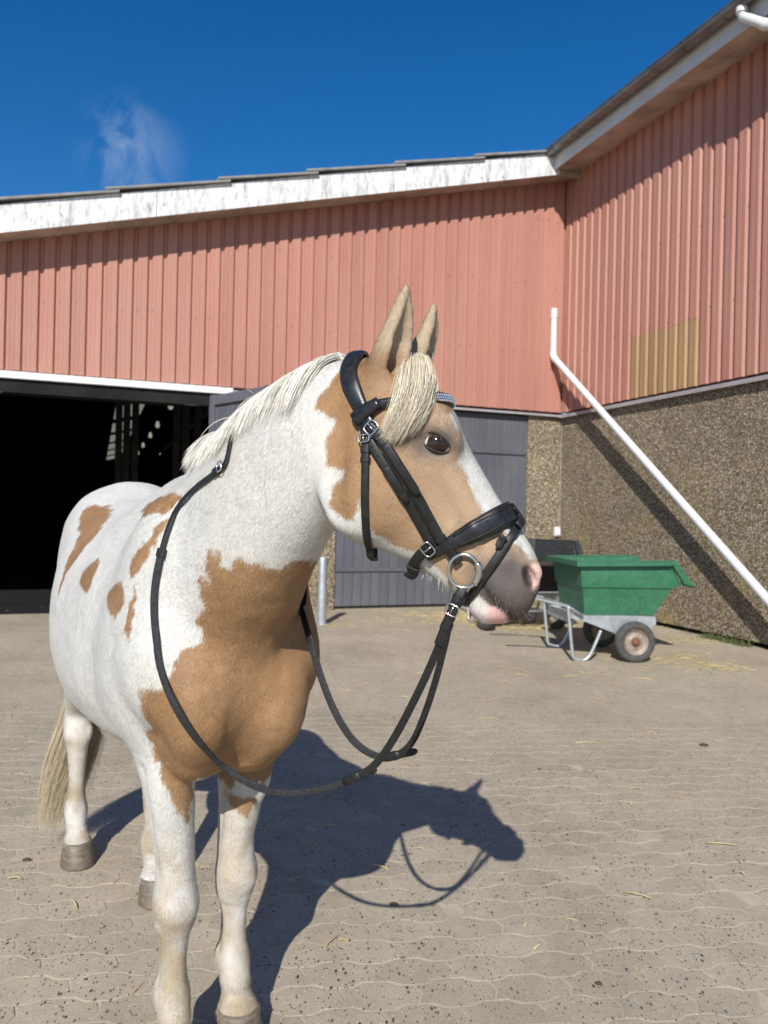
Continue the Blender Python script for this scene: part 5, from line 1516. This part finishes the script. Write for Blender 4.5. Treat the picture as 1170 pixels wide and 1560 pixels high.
# reins
def world_px(px, py, d): return CAMP + ray_dir(px, py)*d
def depth_at(px, py): return on_horse(px, py)[0][1]
def ribbon(name, P, Wd, width, thick, mat, parent=None):
    P = np.asarray(P, float); Wd = np.asarray(Wd, float)
    T_ = np.gradient(P, axis=0); Nn = np.cross(T_, Wd); m = MB(); strap_mesh(m, P, Nn, width, thick, power=4)
    return bpart(m, name, mat, parent, smooth=True, auto=60)
d0 = ring_c[False][1]; BL_np = np.array(BL)
free = [ring_c[False]-upv*RB*1.05, world_px(697,915,d0+0.002), world_px(684,945,d0+0.01), world_px(660,1005,d0+0.03), world_px(632,1065,d0+0.055), world_px(600,1125,d0+0.085), world_px(572,1164,d0+0.11), world_px(545,1182,d0+0.13),
        world_px(500,1200,d0+0.17), world_px(445,1209,d0+0.215), world_px(395,1200,d0+0.255), world_px(345,1172,d0+0.295), world_px(300,1127,d0+0.33), world_px(266,1075,d0+0.365)]
for i_ in range(3, len(free)):                       # the hanging rein stays clear of the chest
    for k_ in range(-2, 3):
        h_ = BVH.ray_cast(Vector(CAMP), Vector(free[i_]-CAMP+BL_np*0.02*k_).normalized())
        if h_[0] is not None and free[i_][1] > h_[0][1]-0.030:
            free[i_] = CAMP + (free[i_]-CAMP)*((h_[0][1]-0.030)/free[i_][1])
hug = []
for px, py in ((248,1025),(240,975),(237,930),(239,890),(247,848),(259,806),(276,772),(300,746),(322,729),(338,716),(349,703)):
    p, n = on_horse(px, py); hug.append(p+n*0.008)
q_ = to_body(hug[-1])
for l_ in (0.6, 0.2): hug.append(push_out(hb(q_[0]-0.02, q_[1]*l_, 1.62 if l_ < 0.5 else 1.58), 0.0))
for i_ in (-2, -1):
    h_ = BVH.find_nearest(Vector(hug[i_])); hug[i_] = np.array(h_[0])+np.array(h_[1])*0.008
RR = smooth_path(np.array(free+hug), 120)
RR = np.array([p if i < 60 else push_out(p, 0.007) for i, p in enumerate(RR)])
L_ = arclen(RR)
def wdir(P):
    """the flat of the strap faces outwards and up the loop"""
    T_ = np.gradient(P, axis=0); T_ /= np.linalg.norm(T_, axis=1)[:,None]
    a = np.tile(np.array([0.35,0.9,0.0]), (len(P), 1)); S = np.cross(T_, a); return S
def nearest_n(P): return np.array([np.array(BVH.find_nearest(Vector(p))[1]) for p in P])
k1 = int(120*6.8/23); k2 = int(120*16.2/23)
Wd = wdir(RR); T_ = np.gradient(RR, axis=0); T_ /= np.linalg.norm(T_, axis=1)[:,None]
Wh = np.cross(nearest_n(RR), T_); sgn = np.sign(np.sum(Wh*Wd, axis=1)); Wh *= np.where(sgn == 0, 1, sgn)[:,None]
bl = np.clip((np.arange(120)-66)/14, 0, 1)[:,None]
Wd = Wd/np.linalg.norm(Wd, axis=1)[:,None]*(1-bl) + Wh*bl
tw = np.clip(1-np.arange(120)/8, 0, 1)[:,None]
r1 = ribbon('rein', RR[:k1+1], Wd[:k1+1], 0.0155, 0.0036, M_LEATHER)
r2 = ribbon('rein_grip', RR[k1-1:k2], Wd[k1-1:k2], np.interp(np.arange(k2-k1+1), [0, 14, 60], [0.014, 0.0170, 0.0170]), 0.0050, M_WEB)
r3 = ribbon('rein', RR[k2-2:], Wd[k2-2:], 0.0130, 0.0036, M_LEATHER)
# rein end: folded loop with buckle and keepers at the bit
fold = RR[1:13]; fw = Wd[1:13]; T_f = np.gradient(fold, axis=0); Nf_ = np.cross(T_f, fw); Nf_ /= np.linalg.norm(Nf_, axis=1)[:,None]
if Nf_[3]@np.array([0,-1,0]) < 0: Nf_ = -Nf_
ribbon('rein_loop', fold+Nf_*0.006, fw, 0.0185, 0.006, M_LEATHER, r1); ribbon('rein_loop', fold[:9]-Nf_[:9]*0.005, fw[:9], 0.0185, 0.005, M_LEATHER, r1)
buckle(fold, Nf_, 0.62, 0.0185, 0.021, r1, 0.010); keeper(fold, Nf_, 0.35, 0.0185, r1, 0.026, 0.012); keeper(fold, Nf_, 0.86, 0.0185, r1, 0.024, 0.012)
# leather rein stop
def stop(P, i, tail):
    p = P[i]; t = P[i+2]-P[i-2]; t /= np.linalg.norm(t); v = np.cross(t, np.array([0.35,0.9,0.0])); v /= np.linalg.norm(v)
    m = MB(); nn = np.cross(t, v)
    strap_mesh(m, [p-t*0.022, p-t*0.010, p+t*0.010, p+t*0.024], [nn]*4, [0.016,0.020,0.020,0.015], 0.011, power=2.4)
    m2 = catmull([p-t*0.015, p-t*0.035+tail*0.4, p-t*0.050+tail], 8); strap_mesh(m, m2, np.tile(nn, (8,1)), [0.016]*6+[0.013,0.007], 0.006)
    bpart(m, 'rein_stop', M_LEATHER, r1, smooth=True)
i_st = int(120*6.4/23); stop(RR, i_st, np.array([0.012,0,0.002]))
hbk = 0.72; p, tt, nn, s = frame_at(RR, nearest_n(RR), 0.895); buckle(RR, nearest_n(RR), 0.905, 0.0155, 0.020, r3, 0.006); keeper(RR, nearest_n(RR), 0.875, 0.0155, r3, 0.012, 0.016); keeper(RR, nearest_n(RR), 0.705, 0.019, r3, 0.010, 0.020)
# rein on the far side
df = ring_c[True][1]
far = [ring_c[True]-upv*RB*1.05, world_px(688,940,df+0.01), world_px(677,985,df+0.03), world_px(664,1035,df+0.05), world_px(648,1085,df+0.07), world_px(628,1130,df+0.09), world_px(604,1150,df+0.11), world_px(572,1151,df+0.135), world_px(540,1130,df+0.165), world_px(513,1090,df+0.20), world_px(492,1040,df+0.235), world_px(475,985,df+0.275), world_px(462,938,df+0.32), world_px(452,900,df+0.37)]
far += [hb(0.20,0.185,1.30), hb(0.08,0.175,1.40), hb(-0.02,0.12,1.475), hb(-0.08,0.03,1.51)]
FR = smooth_path(np.array(far), 110)
for i in range(80, 110):
    FR[i] = push_out(FR[i], 0.008)
    if i > 92:
        h_ = BVH.find_nearest(Vector(FR[i])); FR[i] = np.array(h_[0])+np.array(h_[1])*0.008
FR = np.concatenate([FR, [RR[-1]]])
Wf = wdir(FR); kk1, kk2 = int(110*6.6/17), int(110*11.1/17)
f1 = ribbon('rein', FR[:kk1+1], Wf[:kk1+1], 0.0145, 0.0036, M_LEATHER)
ribbon('rein_grip', FR[kk1-1:kk2+1], Wf[kk1-1:kk2+1], np.interp(np.arange(kk2-kk1+2), [0, 10, 40], [0.014, 0.0175, 0.0175]), 0.0050, M_WEB)
ribbon('rein', FR[kk2:], Wf[kk2:], 0.0165, 0.0040, M_LEATHER)
stop(FR, int(110*6.2/17), np.array([0.012,0,0.003]))
# ---------------------------------------------------------------- wheelbarrows
def plastic(name, c):
    m, nt, b = new_mat(name)
    v = world_coords(nt)
    r = ramp(nt, noise(nt, v, 7, 6, 0.65), [(0.3, tuple(x*0.8 for x in c)), (0.7, tuple(x*1.15 for x in c))])
    d = ramp(nt, noise(nt, v, 40, 5, 0.7), [(0.48, (0,0,0)), (0.75, (0.45,0.45,0.45))])
    nt.links.new(mixc(nt, d.outputs['Color'], r.outputs['Color'], (0.20,0.22,0.17)), b.inputs['Base Color'])
    b.inputs['Roughness'].default_value = 0.42
    return m
M_GREEN = plastic('green_plastic', (0.024,0.140,0.068)); M_BLACKP = plastic('black_plastic', (0.022,0.024,0.028))
M_TYRE = simple('worn_rubber_tyre', (0.075,0.070,0.064), 0.85, 0, 25, 0.35, 0.002); M_RIM = simple('rusty_steel_rim', (0.36,0.29,0.235), 0.55, 0.35, 22, 0.45)
M_HUB = simple('rusty_hub', (0.23,0.11,0.06), 0.8, 0.2, 60, 0.4)
def wheelbarrow(loc, rz, mat, label, tilt=0.0):
    root = empty('wheelbarrow', loc, rz); tag(root, label, 'wheelbarrow')
    cy = 0.40
    # levels: z, x rear, x front, half width
    lv = [(0.445,0.075,0.775,0.355),(0.712,0.040,0.945,0.385),(0.718,0.025,0.965,0.400),(0.965,0.0,None,0.425)]
    m = MB()
    def sidepts(sg):
        y = lambda h: cy+sg*h
        low = [(lv[0][1],y(lv[0][3]),lv[0][0]),(lv[0][2],y(lv[0][3]),lv[0][0]),(lv[1][2],y(lv[1][3]),lv[1][0]),(lv[1][1],y(lv[1][3]),lv[1][0])]
        step = [low[3],low[2],(lv[2][2],y(lv[2][3]),lv[2][0]),(lv[2][1],y(lv[2][3]),lv[2][0])]
        up = [step[3],step[2],(1.02,y(0.405),0.775),(0.895,y(0.425),0.985),(0.0,y(0.425),0.965)]
        return low, step, up
    A = sidepts(-1); B_ = sidepts(1)
    for q in A+B_: m.face(q)
    def across(a, b): m.face([a[0], a[1], b[1], b[0]])
    low, step, up = A; lo2, st2, up2 = B_
    m.face([low[0],low[1],lo2[1],lo2[0]])                                     # floor
    m.face([low[1],low[2],lo2[2],lo2[1]]); m.face([step[1],step[2],st2[2],st2[1]]); m.face([up[1],up[2],up2[2],up2[1]])   # sloping front
    m.face([low[3],low[0],lo2[0],lo2[3]]); m.face([step[3],step[0],st2[0],st2[3]]); m.face([up[4],up[0],up2[0],up2[4]])   # rear
    tub = m.build('tub', mat, root, smooth=True, auto=25)
    so = tub.modifiers.new('wall', 'SOLIDIFY'); so.thickness = 0.007; so.offset = -1
    bv = tub.modifiers.new('bevel', 'BEVEL'); bv.width = 0.012; bv.segments = 2; bv.limit_method = 'ANGLE'; bv.angle_limit = deg(28)
    # rolled rim
    path = [Vector(q) for q in (up[2],up[3],up[4],up2[4],up2[3],up2[2])]
    out = [Vector((1,0,-0.3)), Vector((0.2,-1,0)), Vector((-1,-1,0)), Vector((-1,1,0)), Vector((0.2,1,0)), Vector((1,0,-0.3))]
    m = MB()
    def rim_seg(p, q, o1, o2, th=0.042, wd=0.055):
        c = []
        dn = Vector((0,0,-1))
        m.hexa([p, q, q+o2*wd, p+o1*wd, p+Vector((0,0,0.012)), q+Vector((0,0,0.012)), q+o2*wd+Vector((0,0,0.012)), p+o1*wd+Vector((0,0,0.012))])
        m.hexa([p+o1*(wd-0.008)+dn*th, q+o2*(wd-0.008)+dn*th, q+o2*wd+dn*th, p+o1*wd+dn*th, p+o1*(wd-0.008), q+o2*(wd-0.008), q+o2*wd, p+o1*wd])
    ySide = Vector((0,-1,0)); yS2 = Vector((0,1,0)); xr = Vector((-1,0,0))
    tipA = path[0]+Vector((0.13,-0.02,-0.045)); tipB = path[5]+Vector((0.13,0.02,-0.045))
    rim_seg(path[1], path[2], Vector((0.12,-1,0)), Vector((-1,-1,0))); rim_seg(path[2], path[3], Vector((-1,-1,0)), Vector((-1,1,0))); rim_seg(path[3], path[4], Vector((-1,1,0)), Vector((0.12,1,0)))
    for p1_, p0_, sg in ((path[1], path[0], -1), (path[4], path[5], 1)):
        prof = [p1_+Vector((0.0,0,-0.012)), p0_+Vector((0.02,0,-0.01)), p0_+Vector((0.135,0,-0.035)), p1_+Vector((0.045,0,0.0118))]
        m.hexa([prof[0], prof[1], prof[1]+Vector((0,sg*0.05,0)), prof[0]+Vector((0,sg*0.05,0)), prof[3], prof[2], prof[2]+Vector((0,sg*0.05,0)), prof[3]+Vector((0,sg*0.05,0))])
    m.hexa([path[0]+Vector((-0.01,0,-0.02)), path[5]+Vector((-0.01,0,-0.02)), tipB, tipA, path[0]+Vector((0.0,0,0.004)), path[5]+Vector((0,0,0.004)), tipB+Vector((0.03,0,0.02)), tipA+Vector((0.03,0,0.02))])
    m.build('rim', mat, tub, bevel=0.005)
    # frame
    for sg in (-1, 1):
        y0 = cy+sg*0.345
        m = MB(); t = 0.004
        poly = [(-0.06,0.46),(0.80,0.437),(0.81,0.36),(0.70,0.29),(0.56,0.20),(0.42,0.255),(0.10,0.375),(-0.06,0.415)]
        m.loft([[(x, y0-t, z) for x, z in poly], [(x, y0+t, z) for x, z in poly]]); m.build('frame_plate', M_GALV, root)
        yl = cy+sg*0.38
        m = MB(); m.tube(catmull([(-0.10,yl,0.53),(-0.085,yl,0.40),(-0.055,yl,0.14),(-0.035,yl,0.035),(0.02,yl,0.015),(0.085,yl,0.017),(0.135,yl,0.07),(0.19,yl,0.19),(0.235,yl,0.30)], 40), 0.0165, 10); m.build('leg', M_GALV, root, smooth=True)
        m = MB(); m.tube([(0.05,yl,0.435),(-0.10,yl,0.53),(-0.55,yl,0.63),(-0.70,yl,0.64)], 0.0165, 10); hdl = m.build('handle', M_GALV, root, smooth=True)
        m = MB(); m.tube([(-0.57,yl,0.632),(-0.72,yl,0.641)], 0.022, 10); m.build('grip', M_BLACKP, hdl, smooth=True)
        # wheel
        yw = cy+sg*0.425; R_ = Matrix.Translation((0.56, yw, 0.198)) @ Matrix.Rotation(math.pi/2, 4, 'X')
        wh = None
        m = MB(); m.lathe([(0.125,-0.030),(0.145,-0.043),(0.175,-0.044),(0.192,-0.034),(0.199,-0.015),(0.199,0.015),(0.192,0.034),(0.175,0.044),(0.145,0.043),(0.125,0.030),(0.118,0.0),(0.125,-0.030)], R_, 40); wh = m.build('tyre', M_TYRE, root, smooth=True, auto=60)
        m = MB(); m.lathe([(0.001,0.018),(0.05,0.018),(0.062,0.010),(0.095,0.006),(0.112,0.022),(0.126,0.034),(0.128,0.028),(0.126,-0.03),(0.09,-0.01),(0.001,-0.01)], R_, 40); m.build('rim', M_RIM, wh, smooth=True, auto=50)
        m = MB(); m.lathe([(0.001,0.046),(0.022,0.046),(0.030,0.036),(0.032,0.0175)], R_, 20); m.build('hub', M_HUB, wh, smooth=True, auto=50)
        m = MB(); m.lathe([(0.032,0.018),(0.046,0.022),(0.05,0.0175)], R_, 20); m.build('hub_flange', M_HUB, wh, smooth=True)
    m = MB(); m.tube([(0.56,cy-0.42,0.198),(0.56,cy+0.42,0.198)], 0.012, 10); m.build('axle', M_GALV, root, smooth=True)
    m = MB(); m.tube([(-0.10,cy-0.38,0.53),(-0.10,cy+0.38,0.53)], 0.0150, 10); m.build('cross_tube', M_GALV, root, smooth=True)
    m = MB(); m.box(-0.062,-0.058,cy-0.342,cy+0.342,0.36,0.46); m.build('cross_plate', M_GALV, root)
    m = MB(); m.box(-0.055,0.79,cy-0.338,cy+0.338,0.425,0.4365); m.build('tub_tray', M_GALV, root)
    return root
wheelbarrow((1.906, 7.444, -0.004), deg(6), M_GREEN, 'green plastic two-wheeled wheelbarrow on galvanised frame before the pebble wall')
wb = wheelbarrow((1.12, 9.95, -0.004), deg(-75), M_BLACKP, 'black plastic wheelbarrow standing behind the green one')
wb.scale = (1.12, 1.12, 1.12)

# ---------------------------------------------------------------- straw, droppings, weeds
def straw_mat():
    m, nt, b = new_mat('dry_straw')
    r = ramp(nt, noise(nt, world_coords(nt), 14, 3, 0.6), [(0.3, (0.40,0.29,0.12)), (0.7, (0.68,0.55,0.28))])
    nt.links.new(r.outputs['Color'], b.inputs['Base Color']); b.inputs['Roughness'].default_value = 0.6
    return m
M_STRAW = straw_mat()
def ground_px(px, py, z=0.0):
    r = ray_dir(px, py); t = (z-CAM_H)/r[2]; return CAMP + r*t
def stalk(mb, p, ang, L, r, bend=0.0, lift=0.004):
    d = Vector((math.cos(ang), math.sin(ang), 0)); n = Vector((-d.y, d.x, 0))
    pts = [Vector(p) + d*L*(t-0.5) + n*bend*math.sin(math.pi*t) + Vector((0,0,r+0.003+lift*math.sin(math.pi*t))) for t in (0, 0.33, 0.66, 1.0)]
    mb.tube(pts, [r, r, r*0.9, r*0.6], 5)
litter = MB()
rl = random.Random(12)
def scatter(cx, cy_, sx_, sy_, n, L=(0.03,0.16)):
    for _ in range(n):
        x, y = rl.gauss(cx, sx_), rl.gauss(cy_, sy_)
        stalk(litter, (x, y, 0.0 if y < 5.2 else -0.004), rl.uniform(0, math.pi), rl.uniform(*L), rl.uniform(0.0012,0.003), rl.gauss(0, 0.004), rl.uniform(0, 0.008))
for px, py, sx_, sy_, n in ((745,944,0.40,0.30,620),(700,935,0.5,0.18,240),(800,955,0.35,0.25,260),(640,945,0.6,0.35,120),(500,953,0.14,0.08,50),(1010,955,0.5,0.3,90),(1045,1005,0.22,0.18,60),(930,1025,0.5,0.25,60),(1090,1018,0.15,0.10,50),(1060,975,0.4,0.15,90),(985,1000,0.3,0.2,60)):
    p = ground_px(px, py); scatter(p[0], p[1], sx_, sy_, n)
for _ in range(150):
    y = rl.uniform(2.2, 10.5); x = rl.uniform(-0.5, 0.55)*y; scatter(x, y, 0.001, 0.001, 1, (0.02, 0.09))
tag(litter.build('straw_litter', M_STRAW), 'loose straw scattered over the yard in front of the grey double door', 'straw', kind='stuff')
for px, py, L, a, lab in ((1101,1288,0.13,-0.15,'single long yellow straw stalk lying alone on the bare pavers'),(745,1094,0.14,-0.1,'bent straw stalk on the open yard beyond the shadow of the horse head'),(508,1214,0.09,-0.5,'long straw stalk lying in the horse shadow under the rein'),
                          (496,1213,0.06,0.6,'short straw stalk lying crosswise in the horse shadow under the rein'),(897,1131,0.17,0.05,'long straw stalk on the yard between shadow and green wheelbarrow'),(22,1340,0.05,0.0,'short straw piece beside the hind hoof and tail'),(972,1366,0.10,-0.5,'thin pale straw stalk on the speckled pavers past the muzzle shadow')):
    m = MB(); p = ground_px(px, py, 0.004); stalk(m, (0,0,0), a, L, 0.0026, 0.005, 0.003); o = m.build('straw_stalk', M_STRAW, smooth=True); o.location = p
    if py < 1150: o.location.z = -0.003
    tag(o, lab, 'straw', 'single straw stalks')
M_DUNG = simple('dry_dung', (0.075,0.055,0.036), 0.95, 0, 60, 0.4, 0.004)
def crumb(px, py, r, lab):
    m = MB(); rings = []
    for z, k in ((0,0.7),(0.15,1.0),(0.35,0.8),(0.5,0.35)):
        rings.append([Vector((r*k*math.cos(a)*rl.uniform(0.75,1.2), r*0.7*k*math.sin(a)*rl.uniform(0.75,1.2), r*z)) for a in [2*math.pi*j/10 for j in range(10)]])
    m.loft(rings); o = m.build('dung_crumb', M_DUNG, smooth=True); p = ground_px(px, py, 0.003); o.location = p
    if p[1] > 5.2: o.location.z = -0.004
    tag(o, lab, 'dung', 'dung crumbs on the yard')
crumb(600,1378,0.016,'dark dung crumb beside the shadow of the hanging reins'); crumb(912,1499,0.013,'dark flat crumb on the speckled pavers'); crumb(40,1311,0.018,'dry dung crumb on the pavers beside the tail'); crumb(1072,1136,0.028,'large dark crumb under a straw wisp on the open yard'); crumb(822,1172,0.012,'tiny dark crumb just beyond the horse shadow muzzle')
M_GRASS, nt, b = new_mat('weed_green'); r = ramp(nt, noise(nt, world_coords(nt), 9, 3, 0.6), [(0.3, (0.045,0.075,0.018)), (0.7, (0.13,0.15,0.045))]); nt.links.new(r.outputs['Color'], b.inputs['Base Color']); b.inputs['Roughness'].default_value = 0.6
gm = MB()
for _ in range(1500):
    y = -3.2 - abs(rl.gauss(0, 1.5)) if rl.random() < 0.8 else rl.uniform(-8, -0.3)
    if vnoise(np.array([[y*2.2, 0.5, 0.5]]), 1.0, 3)[0] < 0.42: continue
    p = bw(-0.02-abs(rl.gauss(0, 0.06)), y, -0.004); h_ = rl.uniform(0.02, 0.085); a = rl.uniform(0, 6.3); d = Vector((math.cos(a), math.sin(a), 0)); s = Vector((-d.y, d.x, 0))*rl.uniform(0.002,0.005)
    gm.face([p-s, p+s, p+d*h_*0.5+Vector((0,0,h_*0.8))+s*0.5]); gm.face([p+d*h_*0.5+Vector((0,0,h_*0.8))+s*0.5, p+d*h_*0.5+Vector((0,0,h_*0.8))-s*0.5, p-s])
tag(gm.build('wall_weeds', M_GRASS), 'low green weeds along the foot of the pebble-dashed wall', 'weeds', kind='stuff')
